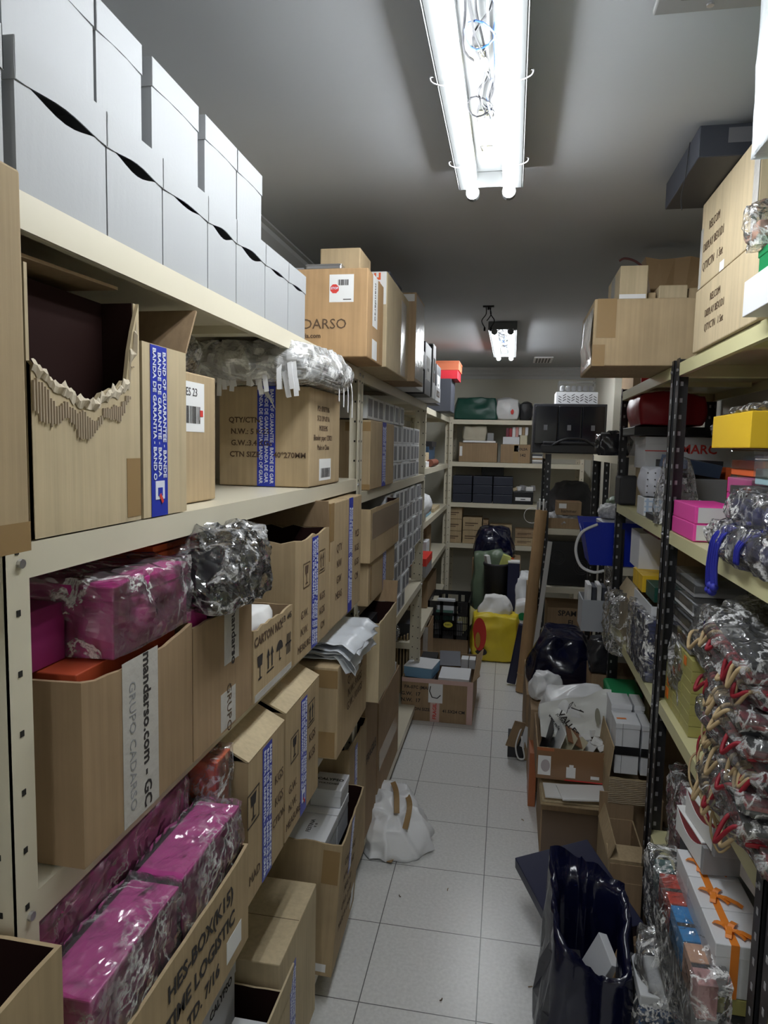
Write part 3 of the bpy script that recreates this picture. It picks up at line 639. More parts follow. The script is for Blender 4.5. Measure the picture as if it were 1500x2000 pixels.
# bags with ribbons on it
t = thing('ribbon_bag_bundle', 'clear plastic bundle of white bags with trailing ribbons on the printed carton', 'bag', (-.61, 1.72, 1.743))
obj('plastic_wrap', crumple(.31, .46, .088, 5, .014, 20, 26, .45), FILMW, t)
for k in range(7): 
    obj('folded_bag', box(-.13+.01*(k%3), .13+.006*(k%2), -.16, .15, .008+k*.0085, .011+k*.0085, 0, M=Matrix.Rotation(.05*math.sin(k*2.1), 4, 'Z')), PAPER, t)
rd = random.Random(9)
for k in range(22):
    x0 = rd.uniform(-.12, .11); y0 = rd.uniform(-.20, -.02); bm = bmesh.new(); sx = rd.uniform(-.02, .05)
    ribbon(bm, spline([(x0-.03, y0+.05, .07), (x0, y0, .085+rd.uniform(0,.012)), (x0+sx, y0-.03, .07), (x0+sx*1.6, min(y0-.05, -.20), .02+rd.uniform(0,.03)), (x0+sx*2, min(y0-.055, -.205), -.01-rd.uniform(0, .03))], 5), .011, (1,0,.2)); obj('ribbon', bm, mat('white satin', (.8, .8, .82), .3), t)
for k in range(4):
    bm = bmesh.new(); y0 = .02+.05*k; ribbon(bm, spline([(.10, y0, .07), (.135, y0+.02, .06), (.155, y0+.03, .02), (.16, y0+.02, -.03-.012*k)], 5), .006, (0,1,0)); obj('ribbon', bm, MATS['white satin'], t)
t = thing('ribbon_bag_bundle', 'smaller crinkled clear bag of ribbons pushed back beside the white bag bundle', 'bag', (-.70, 1.13, 1.722))
obj('plastic_wrap', crumple(.24, .20, .075, 8, .012, 20, 14, .5), FILM, t, True)
for k in range(5): obj('folded_bag', box(-.1, .1, -.08, .08, .012+k*.01, .016+k*.01), PAPER, t)
t, D = carton('tan carton with curling blue tape in front of the white label boxes', -.70, -.495, 2.39, 2.88, 1.442, 1.69, TAN)
patch(t, 'brown_tape', D, '-y', .55, 1, .84, .97, CLEART); patch(t, 'brown_tape', D, '-y', .5, 1, .0, .08, CLEART); guarantee(t, D, '+x', .46, .62, 0, 1)
# ------------------------------------------------------------------ small white label boxes
def label_box():
    t = thing('label_box', 'x', 'small box', (0,0,0)); D = (.20, .114, .083)
    obj('body', box(-.10, .10, -.057, .057, 0, .083, .0015, 1), WHT2, t); patch(t, 'printed_label', D, '+x', .18, .82, .12, .88, mat('label print', (.22,.22,.24), .6, var=.6, vscale=160)); return t
lb0 = label_box(); first = True
def put_lb(y, z, top, dx=0, row=0, c=0):
    global first
    lab = 'white label box, %s stack, %s layer from the shelf, %s column from the viewer' % ('upper' if top else 'lower', ORD[row], (ORD+['eleventh', 'twelfth'])[c])
    if first: r = lb0; r.location = (-.612+dx, y, z); first = False; r['label'] = lab
    else: r = dup(lb0, (-.612+dx, y, z), 0, lab)
    r['group'] = 'white label boxes in the %s stack' % ('upper' if top else 'lower'); return r
rd = random.Random(2)
for row in range(4):
    for c in range(12):
        y = 2.46+c*.118
        if row < 3 and y < 2.80: continue
        if row == 3 and y > 3.22: continue
        put_lb(y, 1.4415+row*.0845, True, rd.uniform(-.006, .004), row, c)
for row in range(7):
    for c in range(12):
        y = 2.74+c*.118
        if row < 3 and (c < 1 or c > 5+row*1.5): continue
        if row >= 3 and y < 2.93 and row < 6: continue
        if y > 4.0: continue
        if c < 1: continue
        put_lb(y, .8015+row*.0845, False, rd.uniform(-.006, .006), row, c)
# ================================================================== left, level 1.10
t, D = carton('brown open carton with printed white tape, large at lower left, holding pink boxes', -.80, -.47, .68, .955, 1.102, 1.325, TAND, True, jag=.003, low={'+x': .012}, ins=1)
patch(t, 'printed_tape', D, '+x', .30, .62, 0, .98, GREYT, rot=.0); text(t, D, '+x', 'mandarso.com - GC', .51, .5, .026, INK, -PI/2, True); text(t, D, '+x', 'GRUPO CADARSO', .38, .46, .021, GREY, -PI/2)
t, D = carton('brown open carton with two short white tape pieces, at its far side a torn carton', -.80, -.47, .958, 1.20, 1.102, 1.315, TAND, True, jag=.004)
patch(t, 'printed_tape', D, '+x', .48, .74, .55, .97, GREYT); text(t, D, '+x', 'mandarso', .64, .76, .026, INK, -PI/2, True); patch(t, 'printed_tape', D, '+x', .42, .68, .02, .33, GREYT); text(t, D, '+x', 'GRUPO', .56, .18, .026, INKB, -PI/2)
def gift(label, x0, x1, y0, y1, z0, z1, m=MAG, lid=.02, wr=FILMP, seed=0, rz=0, amp=.008, name='wrapped_gift_box', group=None, rot=None):
    w, d, h = x1-x0, y1-y0, z1-z0; t = thing(name, label, 'gift box', ((x0+x1)/2, (y0+y1)/2, z0), rz, group, rot)
    obj('body', box(-w/2+.002, w/2-.002, -d/2+.002, d/2-.002, 0, h-lid*.5, .002), m, t); obj('lid', box(-w/2, w/2, -d/2, d/2, h-lid, h, .002), m, t)
    if wr: wrap(t, w, d, h, wr, seed, amp, 26, .004, .001)
    return t
gift('magenta gift boxes in crinkled clear film, lying on the large brown carton', -.76, -.475, .755, .955, 1.327, 1.42, MAG, .02, FILMP, 3)
simple('gift_box', 'dark magenta box at the back of the large brown carton, beside the film wrapped one', 'gift box', -.80, -.54, .66, .752, 1.327, 1.40, mat('dark magenta', (.22, .015, .10), .5))
simple('gift_box', 'flat orange red box in the mouth of the large brown carton under the wrapped one', 'gift box', -.72, -.49, .70, .94, 1.285, 1.326, mat('orange red', (.40, .06, .02), .5))
for k in range(6):
    simple('paper_bag', 'flat %s paper bag in the pile behind the crumpled black plastic, %s from the bottom' % ('orange' if k >= 3 else 'magenta', ORD[k]), 'bag', -.75, -.52-.004*k, .96, 1.10+.003*k, 1.385+k*.011, 1.394+k*.011, ORG if k >= 3 else MAG, 0, group='flat paper bags behind the black plastic')
t = bag('wrapped_black_bag', 'black bag wrapped in shiny crumpled plastic bulging over the brown carton', 'bag', (-.505, 1.09, 1.328), .17, .23, .125, FILMD, 6, 0, .020, 22, 26, .45, (.85, .7), empty=True)
o = obj('black_filling', crumple(.14, .19, .085, 3, .012, 14, 12, .5), BLK2, t, True); o.location.z = .004
simple('gift_box', 'small hot pink box under the shiny black plastic bundle', 'gift box', -.56, -.485, .97, 1.04, 1.28, 1.335, MAG); simple('gift_box', 'small hot pink box poking from the carton with the two tape pieces', 'gift box', -.56, -.485, 1.11, 1.17, 1.27, 1.33, MAG, rz=.2)
t, D = carton('torn open carton printed CARTON NO with handling marks', -.80, -.468, 1.205, 1.44, 1.102, 1.245, TAN, True, jag=.006, seed=3)
text(t, D, '+x', 'CARTON NO:', .36, .82, .026, INKB, .0, True); text(t, D, '+x', '11/3  445', .80, .86, .02, INK); symbols(t, D, '+x', .14, .44, .05, 'gauw', m=INK); patch(t, 'clear_tape', D, '+x', .03, .97, 0, .1, GREYT)
t = thing('striped_bag', 'red and white striped bag in the carton printed with handling marks', 'bag', (-.56, 1.30, 1.20)); obj('bag_body', crumple(.14, .14, .06, 4, .008, 14, 10, .4), PAPER, t, True)
bm = bmesh.new()
for k in range(4): tube(bm, [(.073, -.05+.02*k, .02), (.03, -.05+.02*k, .067), (-.05, -.05+.02*k, .067)], .004, 6)
obj('stripe', bm, REDB, t)
# open cartons in the middle of level 1.10
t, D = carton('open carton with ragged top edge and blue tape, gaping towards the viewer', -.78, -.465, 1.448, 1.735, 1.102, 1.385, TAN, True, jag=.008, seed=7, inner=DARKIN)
guarantee(t, D, '+x', .45, .63, 0, .97); text(t, D, '+x', 'G.W.', .25, .36, .026, INKB); text(t, D, '+x', 'N.W.', .25, .22, .026, INKB); text(t, D, '+x', 'KGS', .78, .40, .026, INKB); text(t, D, '+x', 'KGS', .78, .27, .026, INKB); text(t, D, '+x', 'MEASURE', .25, .09, .024, INKB); text(t, D, '+x', 'CM', .8, .13, .024, INKB)
symbols(t, D, '+x', .30, .68, .045, 'g', frame=True, m=INKB); symbols(t, D, '+x', .76, .72, .045, 'a', frame=True, m=INKB)
flap(t, D, '+y', .07, 80, TAND); flap(t, D, '-x', .10, 75, TAND)
t, D = carton('tall carton with blue tape and printed weights, mid shelf before the divided pair', -.78, -.465, 1.745, 2.125, 1.102, 1.445, TAN, seed=8)
guarantee(t, D, '+x', .55, .68, 0, 1); 
for i, s in enumerate(('QTY', 'NW', 'GW', 'MEAS')): text(t, D, '+x', s, .26, .62-.13*i, .03, INKB); text(t, D, '+x', ('PCS', 'KGS', 'KGS', 'CM')[i], .84, .66-.13*i, .03, INKB)
patch(t, 'brown_tape', D, '-y', .84, 1, .55, 1, CLEART); patch(t, 'brown_tape', D, '+x', 0, .10, .70, 1, CLEART)
t, D = carton('lower carton with blue tape, beneath an open carton beside the white label boxes', -.76, -.468, 2.27, 2.80, 1.047, 1.20, TAN); guarantee(t, D, '+x', .50, .62, 0, 1); patch(t, 'brown_tape', D, '+x', .06, .1, .1, .9, CLEART)
t, D = carton('open carton with wide brown tape stacked on the lower blue taped carton', -.76, -.46, 2.25, 2.84, 1.202, 1.385, TAN, True, jag=.003, seed=5, inner=DARKIN); patch(t, 'brown_tape', D, '+x', .05, 1, .42, .92, mat('grey brown tape', (.27, .21, .15), .3))
# ================================================================== left, level .74
t, D = carton('open carton printed HES-BOX TIME LOGISTIC, full of wrapped pink boxes', -.72, -.42, .60, 1.06, .742, .915, TAN, True, jag=.003, low={'+x': .006}, seed=9)
text(t, D, '+x', 'HES-BOX(K15)', .62, .74, .034, INK, .02, True); text(t, D, '+x', 'TIME LOGISTIC', .62, .48, .034, INK, .02, True); text(t, D, '+x', 'TD. 7/16', .62, .22, .030, INK, .02, True)
patch(t, 'white_sticker', D, '+x', .80, .93, .12, .34, PAPER)
gift('magenta wrapped box standing in the lettered carton, nearer of the front pair', -.505, -.432, .63, .835, .79, .985, mat('hot magenta', (.55, .06, .30), .4), .02, FILMP, 11, amp=.006)
gift('magenta wrapped box standing in the lettered carton, farther of the front pair', -.505, -.432, .845, 1.05, .79, .988, MATS['hot magenta'], .02, FILMP, 12, amp=.006)
gift('long magenta box in cloudy film behind the front pair in the lettered carton', -.60, -.515, .62, 1.02, .79, 1.04, MATS['hot magenta'], .02, FILMP, 13, amp=.007)
gift('orange box in clear film at the far end of the long magenta box', -.60, -.48, 1.065, 1.125, .83, 1.05, ORG, .015, FILMP, 14, amp=.006)
simple('gift_box', 'dark magenta box at the back of the lettered carton', 'gift box', -.71, -.61, .62, 1.0, .79, .95, MATS['dark magenta'])
t, D = carton('open carton in the lower left corner of the frame, partly cut off', -.72, -.425, .28, .575, .742, 1.095, TAN, True, jag=.002, inner=DARKIN)
t, D = carton('carton with blue tape and a raised tan lid flap', -.74, -.45, 1.135, 1.335, .742, 1.02, TAN, True, jag=.002, seed=2, inner=DARKIN)
guarantee(t, D, '+x', .36, .62, 0, .98); text(t, D, '+x', 'KGS', .84, .62, .028, INKB); text(t, D, '+x', 'KGS', .84, .45, .028, INKB); text(t, D, '+x', 'CTION', .84, .30, .024, INKB); text(t, D, '+x', 'MAD', .16, .16, .026, INKB); symbols(t, D, '+x', .12, .66, .05, 'g', frame=True, m=INK)
flap(t, D, '-x', .22, -8, TANP); flap(t, D, '+x', .14, 27, TANP)
t, D = carton('carton with blue tape along its middle and a bent top flap, beside the papers carton', -.74, -.45, 1.345, 1.60, .742, 1.03, TAN, True, jag=.005, seed=12, inner=DARKIN)
guarantee(t, D, '+x', .42, .60, 0, .96, True); text(t, D, '+x', 'KGS', .78, .55, .028, INKB); text(t, D, '+x', 'KGS', .78, .40, .028, INKB); text(t, D, '+x', 'G.W.', .2, .36, .026, INKB); text(t, D, '+x', 'N.W.', .2, .22, .026, INKB); symbols(t, D, '+x', .24, .66, .045, 'g', frame=True, m=INK); symbols(t, D, '+x', .74, .76, .045, 'a', frame=True, m=INK); text(t, D, '+x', 'MEASURE', .22, .10, .024, INKB)
f = flap(t, D, '+x', .10, 25, TANP, jag=.008, seed=3); flap(t, D, '-x', .17, -4, TANP)
t, D = carton('big tan carton overhanging the shelf with a heap of white bags on top', -.74, -.44, 1.75, 2.135, .742, 1.0, TAN)
patch(t, 'brown_tape', D, '-y', .72, .98, .02, .30, CLEART); patch(t, 'brown_tape', D, '-y', .74, 1, .78, .97, CLEART)
for i in range(4): text(t, D, '+x', ('P.O.NO: 9137', 'QTY/CTN 20', 'N.W.: 9 KGS', 'G.W.: 10 KGS')[i], .55, .86-.15*i, .034, INKB)
for k in range(6):
    bm = bmesh.new(); bmesh.ops.create_grid(bm, x_segments=20, y_segments=20, size=1)
    for v in bm.verts:
        x, y = v.co.x, v.co.y; p = Vector((x*3+k, y*3, k*5.)); nz = noise.noise(p)*.014+noise.noise(p*3)*.004
        X = x*.115+.02*noise.noise((k, y*2, 0)); z = .004+k*.0095+nz*.5+.005; 
        if x > .72: z -= (x-.72)*.16*(1 if k < 3 else .55)
        v.co = Vector((X, y*.15, z))
    geo = bmesh.ops.solidify(bm, geom=list(bm.faces), thickness=.002)
    o = obj('mailer_bag', bm, mat('mailer plastic', (.66, .70, .76), .35), None, True); o.location = (-.53+.004*k, 1.93+.01*math.sin(k*2), 1.004); o.rotation_euler.z = .12*math.sin(k*3+1)
    tag(o, 'crumpled white mailer bag in the heap on the big tan carton, %s from the bottom' % ORD[k], 'bag', 'white mailer bags on the big carton')
t, D = carton('open carton with dark contents jutting out beyond the white bags', -.70, -.41, 2.19, 2.53, .742, 1.012, TANP, True, jag=.003, seed=15, inner=DARKIN)
flap(t, D, '+y', .08, 100, TAND)
simple('black_box', 'black box inside the open carton beyond the white bags', 'box', -.66, -.47, 2.26, 2.46, .90, .985, BLK2)
o = obj('foil_bag', crumple(.24, .16, .06, 4, .014, 20, 14, .5), FILMD, None, True); o.location = (-.56, 2.70, .805); tag(o, 'crinkled clear wrapping lying by the lower label boxes', 'plastic wrap')
# ================================================================== left, bottom
t, D = carton('open carton packed with white lettered boxes at the foot of the left shelving', -.72, -.455, 1.755, 2.095, .092, .49, TAN, True, rz=.04, jag=.008, seed=21, inner=DARKIN)
t.rotation_euler = (0, .07, .04); t.location.z = .103
patch(t, 'brown_tape', D, '-y', .80, .98, .70, .95, CLEART); guarantee(t, D, '+x', .42, .54, .55, .98)
for i in range(5): text(t, D, '+x', ('G.W.: 12 KGS', 'N.W.: 11 KGS', 'MEAS: 40', 'C/NO. 21-40', 'MADE IN CHINA')[i], .45, .72-.12*i, .03, INKB, -.2)
patch(t, 'white_sticker', D, '+x', .76, .9, .06, .22, PAPER); patch(t, 'white_sticker', D, '-y', .80, .93, .03, .09, PAPER)
k = 0
for (x0, x1, y0, y1) in ((-.585, -.475, 1.775, 1.915), (-.70, -.59, 1.775, 1.915), (-.585, -.475, 1.92, 2.06), (-.70, -.59, 1.92, 2.06)):
    t, D = simple('product_box', 'flat white box packed in the low carton of lettered boxes, %s' % ('near right and lettered', 'near left', 'far right', 'far left')[k], 'box', x0, x1, y0, y1, .38, .487, WHT, lid=.03, group='white boxes in the floor carton')
    if k == 0: text(t, D, '+z', 'FESTINA', .42, .52, .018, INK, PI/2); text(t, D, '+z', '* *', .58, .55, .02, INK, PI/2)
    k += 1
t, D = simple('product_box', 'small white box with black lettering standing on the flat white boxes', 'box', -.575, -.475, 1.955, 2.065, .4885, .545, WHT, lid=.022); text(t, D, '+z', 'CALYPSO', .5, .58, .02, INK, 0, True); text(t, D, '+z', 'WATCHES', .5, .35, .014, INK)
t, D = carton('tan carton with closed smooth top low beside the lettered white boxes', -.605, -.463, 1.355, 1.648, .092, .45, TANP); guarantee(t, D, '+x', .25, .4, 0, .8)
t, D = carton('low open carton holding white watch boxes, bottom edge of the frame', -.70, -.435, 1.03, 1.345, .092, .40, TANP, True, jag=.002, inner=DARKIN)
flap(t, D, '+x', .07, 96, TANP)
t, D = simple('product_box', 'upright white box lettered CALYPSO in the low open carton', 'box', -.63, -.555, 1.17, 1.33, .20, .47, WHT, lid=.03); text(t, D, '-y', 'CALYPSO', .5, .83, .02, INK, 0, True); text(t, D, '+x', 'CALYPSO', .5, .9, .026, INK, 0, True)
simple('product_box', 'plain white box beside the upright lettered one in the low open carton', 'box', -.545, -.46, 1.15, 1.30, .20, .36, WHT)
t, D = carton('carton with blue tape leaning behind the floor carton of white boxes', -.72, -.49, 2.12, 2.40, .092, .60, TAN, True, jag=.008, seed=31, inner=DARKIN); guarantee(t, D, '+x', .30, .44, .45, .95)
t, D = carton('narrow brown carton beyond the white plastic bag at the foot of the left shelving', -.74, -.50, 2.42, 2.66, .092, .62, TAND); text(t, D, '+x', 'FRAGILE', .5, .6, .05, INK)
t, D = carton('brown open carton with white cards showing, just before the floor carton', -.78, -.505, 2.72, 3.25, .092, .53, TAND, True, jag=.005, seed=33); patch(t, 'brown_tape', D, '+x', .05, .95, .3, .5, CLEART)
for j in range(3): simple('leaflet', 'white leaflet stack %s in the brown open carton by the aisle' % ('nearest', 'in the middle', 'farthest')[j], 'leaflet', -.58, -.515, 2.95+.09*j, 3.03+.09*j, .50, .545+.006*j, PAPER, group='leaflets in the brown carton')
# white plastic bag on the floor
t = bag('plastic_bag', 'crumpled white plastic carrier bag with tan tape on the floor tiles', 'plastic bag', (-.455, 2.70, .001), .33, .50, .125, WBAG, 17, .45, .032, 9, 34, .55, (.55, .6), empty=True)
for pts in (((.0,-.13,.14),(.03,-.02,.165),(.05,.10,.15)), ((.02,-.18,.10),(.07,-.08,.14),(.09,.05,.13)), ((-.06,-.24,.01),(-.02,-.2,.02),(.03,-.18,.06))):
    bm = bmesh.new(); ribbon(bm, spline(pts, 6), .022, (1,.4,.2)); obj('tape_strip', bm, CLEART, t)
# ================================================================== floor, middle of the aisle
t, D = carton('open carton printed CARTON SIZE with red and white tape, standing on the tiles', -.585, -.17, 3.87, 4.42, .001, .255, TAND, True, jag=.006, seed=41, inner=INS)
REDT = mat('red print tape', (.62, .42, .38), .3)
text(t, D, '-y', 'PA-07C (MAR', .22, .78, .026, INK, 0, True); text(t, D, '-y', 'G.W.  17', .13, .62, .03, INK, 0, True); text(t, D, '-y', 'N.W.  17', .13, .47, .03, INK, 0, True); text(t, D, '-y', 'CARTON SIZE', .215, .27, .025, INK, 0, True); text(t, D, '-y', '41.5X24 CM', .74, .27, .025, INK, 0, True)
patch(t, 'printed_tape', D, '-y', 0, 1, .90, 1, REDT); patch(t, 'printed_tape', D, '-y', .41, .54, 0, .92, REDT, .0008); patch(t, 'printed_tape', D, '-y', .92, 1, 0, .9, REDT); patch(t, 'paper_scrap', D, '-y', .38, .58, .45, .9, PAPER, .0012)
text(t, D, '-y', 'FRAGIL', .475, .25, .03, INKR, PI/2, True, off=.0016); bm = bmesh.new(); tube(bm, [(-.03, .03, 0), (-.035, 0, 0), (-.02, -.035, 0), (.01, -.04, 0), (.03, -.02, 0)], .003, 5); o = obj('tape_mark', bm, INK, t); o.matrix_local = face_matrix(D, '-y', .48, .72, .0015)[0]
flap(t, D, '+x', .05, 130, TAND, jag=.01)
t, D = simple('gift_box', 'pale blue box with white top lying in the carton on the tiles', 'box', -.575, -.40, 3.93, 4.13, .235, .30, mat('sky card', (.22, .42, .62), .5), lid=.004, rz=-.15)
t.children[1].data.materials[0] = WHT
simple('gift_box', 'white lidded box at the front right inside the carton on the tiles', 'box', -.375, -.195, 3.89, 4.10, .18, .262, WHT)
t, D = simple('leaflet', 'dark grey card with a pale crest leaning in the carton on the tiles', 'card', -.40, -.27, 4.15, 4.30, .275, .279, SLATE, 0, rot=(.35, 0, .1)); t['label'] += ''
simple('gift_box', 'black box under the pale blue box in the carton on the tiles', 'box', -.57, -.40, 3.90, 4.12, .16, .232, BLK2)
simple('gift_box', 'small white box at the back of the floor carton, left one of a pair', 'box', -.27, -.225, 4.28, 4.36, .20, .26, WHT); simple('gift_box', 'small white box at the back of the floor carton, right one of a pair', 'box', -.22, -.18, 4.28, 4.36, .20, .26, WHT)
simple('gift_box', 'black box standing at the back left of the carton on the tiles', 'box', -.52, -.42, 4.22, 4.34, .18, .275, BLK2)
t, D = carton('open brown carton with white tape on its corner, left of the black crate', -.735, -.515, 4.55, 4.86, .062, .385, TAND, True, jag=.003, inner=INS); patch(t, 'clear_tape', D, '-y', .84, .99, .3, .98, GREYT); text(t, D, '-y', 'ZF 20', .2, .3, .03, INKB)
# crate
def crate(label, x0, x1, y0, y1, z0, z1, m):
    w, d, h = x1-x0, y1-y0, z1-z0; t = thing('plastic_crate', label, 'crate', ((x0+x1)/2, (y0+y1)/2, z0)); e = .012
    bm = bmesh.new(); bx(bm, -w/2+.01, w/2-.01, -d/2+.01, d/2-.01, 0, .006)
    def side(ax, s):
        L_ = (w if ax == 'y' else d); o = (d if ax == 'y' else w)/2
        def q(a, b, za, zb, th=.004):
            if ax == 'y': y0_, y1_ = sorted((s*(o-th), s*o)); bx(bm, a, b, y0_, y1_, za, zb)
            else: x0_, x1_ = sorted((s*(o-th), s*o)); bx(bm, x0_, x1_, a, b, za, zb)
        q(-L_/2, L_/2, h-.03, h, .010); q(-L_/2, L_/2, 0, .03); q(-L_/2, L_/2, h*.62, h*.70)
        for f in (-.5, -.17, .17, .5): q(f*L_-(0 if f == -.5 else e), f*L_+(0 if f == .5 else e), 0, h, .008)
        n = int(L_/.013)
        for k in range(n):
            a = -L_/2+k*.013; q(a, a+.0055, .02, h*.63, .0035)
        q(-L_/2, -L_*.3, h*.7, h-.03); q(L_*.3, L_/2, h*.7, h-.03)
        for zz in (h*.22, h*.42): q(-L_/2, L_/2, zz, zz+.006)
        if ax == 'y' and s < 0: q(-L_*.15, L_*.15, .03, h*.5)
    for ax in 'xy':
        for s in (-1, 1): side(ax, s)
    obj('basket', bm, m, t)
    bm = bmesh.new(); n = 20; f = bm.faces.new([bm.verts.new((.035*math.cos(2*PI*k/n), -d/2-.001, h*.38+.022*math.sin(2*PI*k/n))) for k in range(n)]); obj('yellow_badge', bm, mat('badge yellow', (.70, .62, .08), .5), t)
    text(t, (w, d, h), '-y', 'PLASTIC', .5, .38, .012, INK, 0, True, off=.002)
    return t
carton('dark brown carton under the black crate', -.57, -.275, 5.08, 5.45, .001, .165, TAND)
crate('black slatted plastic crate with yellow oval badge, filled with odds and ends', -.58, -.27, 5.05, 5.47, .167, .45, BLACK)
simple('card_pack', 'pale yellow card leaning in the black crate', 'card', -.42, -.32, 5.15, 5.17, .20, .42, mat('pale yellow', (.70, .66, .36), .6), 0, rot=(0, .7, .3))
simple('box_file', 'green pack lying in the black crate', 'box', -.53, -.40, 5.08, 5.2, .30, .35, GRND); simple('box_file', 'white pack standing at the back of the black crate', 'box', -.54, -.40, 5.35, 5.40, .20, .40, WHT); simple('card_pack', 'grey pack lying at the bottom of the black crate', 'box', -.53, -.32, 5.1, 5.35, .18, .28, GREY)
# yellow bag
t = bag('shopping_bag', 'bulging yellow shopping bag with red and black emblem on the floor', 'shopping bag', (-.075, 5.2, .001), .34, .24, .36, mat('yellow bag plastic', (.72, .56, .03), .38, bump=.4, bscale=9), 3, 0, .012, 8, 22, .38, empty=True)
def oval(par, cx, cy, cz, rx, rz_, m, name, n=24, s=None, tilt=0):
    bm = bmesh.new(); bm.faces.new([bm.verts.new((rx*math.cos(2*PI*k/n), 0, rz_*math.sin(2*PI*k/n))) for k in range(n)]); o = obj(name, bm, m, par); o.location = (cx, cy, cz); o.rotation_euler = (0, 0, tilt); return o
oval(t, -.115, -.140, .215, .060, .125, INKR, 'red_emblem', tilt=-.5); oval(t, -.125, -.140, .17, .022, .06, mat('ochre', (.5, .3, .05), .6), 'emblem_figure', tilt=-.5); oval(t, -.10, -.137, .085, .05, .03, INK, 'black_emblem', tilt=-.4)
me = text_mesh('AUROUS', .03, True).copy(); me.materials.clear(); me.materials.append(MATS['yellow bag plastic']); o = bpy.data.objects.new('printed_text', me); COL.objects.link(o); o.parent = t; o.location = (-.095, -.143, .22); o.rotation_euler = (PI/2, -PI/2-.2, -.5)
o = obj('tissue_paper', crumple(.26, .15, .14, 8, .03, 10, 16, .4, (.5, .4)), PAPER, None, True); o.location = (-.08, 5.2, .345); tag(o, 'crumpled white plastic sticking out of the yellow shopping bag', 'plastic')
bm = bmesh.new(); tube(bm, [(0,0,0),(.0,0,1)], .01)
bm.free()
t = thing('cardboard_tube', 'tall brown cardboard tube leaning against the black post rack', 'tube', (.118, 4.50, .001)); top = Vector((.083, .05, 1.20)); bm = bmesh.new()
n = 28; ax = top.normalized(); u = ax.orthogonal().normalized(); v = ax.cross(u); R = []
for (q, r) in ((0, .038), (1, .038), (1, .033), (.93, .033)): R.append([bm.verts.new(top*q + r*(math.cos(2*PI*k/n)*u+math.sin(2*PI*k/n)*v) + Vector((0,0,.005))) for k in range(n)])
for a, b in zip(R, R[1:]):
    for k in range(n): bm.faces.new((a[k], a[(k+1)%n], b[(k+1)%n], b[k]))
bm.faces.new(R[0]); obj('tube_body', bm, TANR, t, False); 
bm = bmesh.new(); 
for z in (.10, .104): tube(bm, [(top*z + .039*(math.cos(a*PI/8)*u+math.sin(a*PI/8)*v)) for a in range(17)], .002, 5)
obj('string', bm, ROPE, t)
o = obj('document_roll', box(-.03, .03, -.015, .015, 0, .42, .008), NAVYC, None); o.location = (.05, 4.62, .012); o.rotation_euler = (0, .16, 0); tag(o, 'blue and white printed pouch standing left of the cardboard tube', 'pouch'); 
simple('wooden_board', 'thin white board leaning behind the cardboard tube', 'board', .17, .20, 4.60, 4.607, .1, 1.0, PAPER, 0, rot=(0, .09, 0))
bag('waste_bag', 'navy bin bag bulging over a carton below the back shelves', 'bag', (-.12, 5.75, .70), .34, .3, .24, NAVY, 4, 0, .02, 9, 18, .4, (.7, .6))
carton('brown carton under the navy bin bag below the back shelves', -.29, .10, 5.62, 5.9, .001, .70, TAND)
t = thing('waste_bin', 'round black bin lined with a bag and full of yellow and orange wrappers', 'bin', (-.09, 5.46, .001)); obj('bin_body', lathe([(.0,0),(.075,0),(.098,.67),(.105,.68),(.105,.695),(.092,.695),(.088,.67),(.0,.55)], 28), BLK2, t, True)
simple('paper_wrapper', 'yellow green wrapper standing in the round black bin', 'wrapper', -.10, -.04, 5.42, 5.47, .57, .77, mat('lime paper', (.62, .66, .2), .6), 0, rot=(.1, .3, .2)); simple('paper_wrapper', 'orange wrapper standing in the round black bin', 'wrapper', -.06, -.01, 5.47, 5.50, .57, .75, ORG, 0, rot=(0, .35, .5)); simple('paper_wrapper', 'white wrapper standing in the round black bin', 'wrapper', -.15, -.12, 5.42, 5.47, .57, .76, PAPER, 0, rot=(0, -.2, .5))
t = thing('long_box', 'tall narrow navy box with white top edge right of the round bin', 'box', (.045, 5.42, .001)); obj('body', box(-.045, .045, -.05, .05, 0, .71, .003), NAVYC, t); obj('top_edge', box(-.046, .046, -.051, .051, .711, .725, .002), PAPER, t)
bag('carrier_bag', 'pale green and clear carrier bag stuffed behind the round bin', 'bag', (-.13, 5.60, .001), .28, .12, .76, mat('pale green bag', (.13, .18, .12), .4, bump=.5, bscale=12), 9, 0, .02, 8, 18, .3)
bag('carrier_bag', 'white carrier bag standing right of the tall narrow navy box', 'bag', (.13, 5.45, .001), .13, .18, .62, WBAG, 12, 0, .02, 8, 16, .35)
oval(bag('carrier_bag', 'off white carrier bag with green ring behind the cardboard tube', 'bag', (.13, 5.26, .001), .12, .14, .45, WBAG, 14, 0, .012, 8, 14, .3), -.01, -.075, .34, .03, .03, GRN, 'green_ring')
carton('small dark carton standing between yellow bag and the post rack', .14, .22, 5.0, 5.2, .001, .62, TAND)
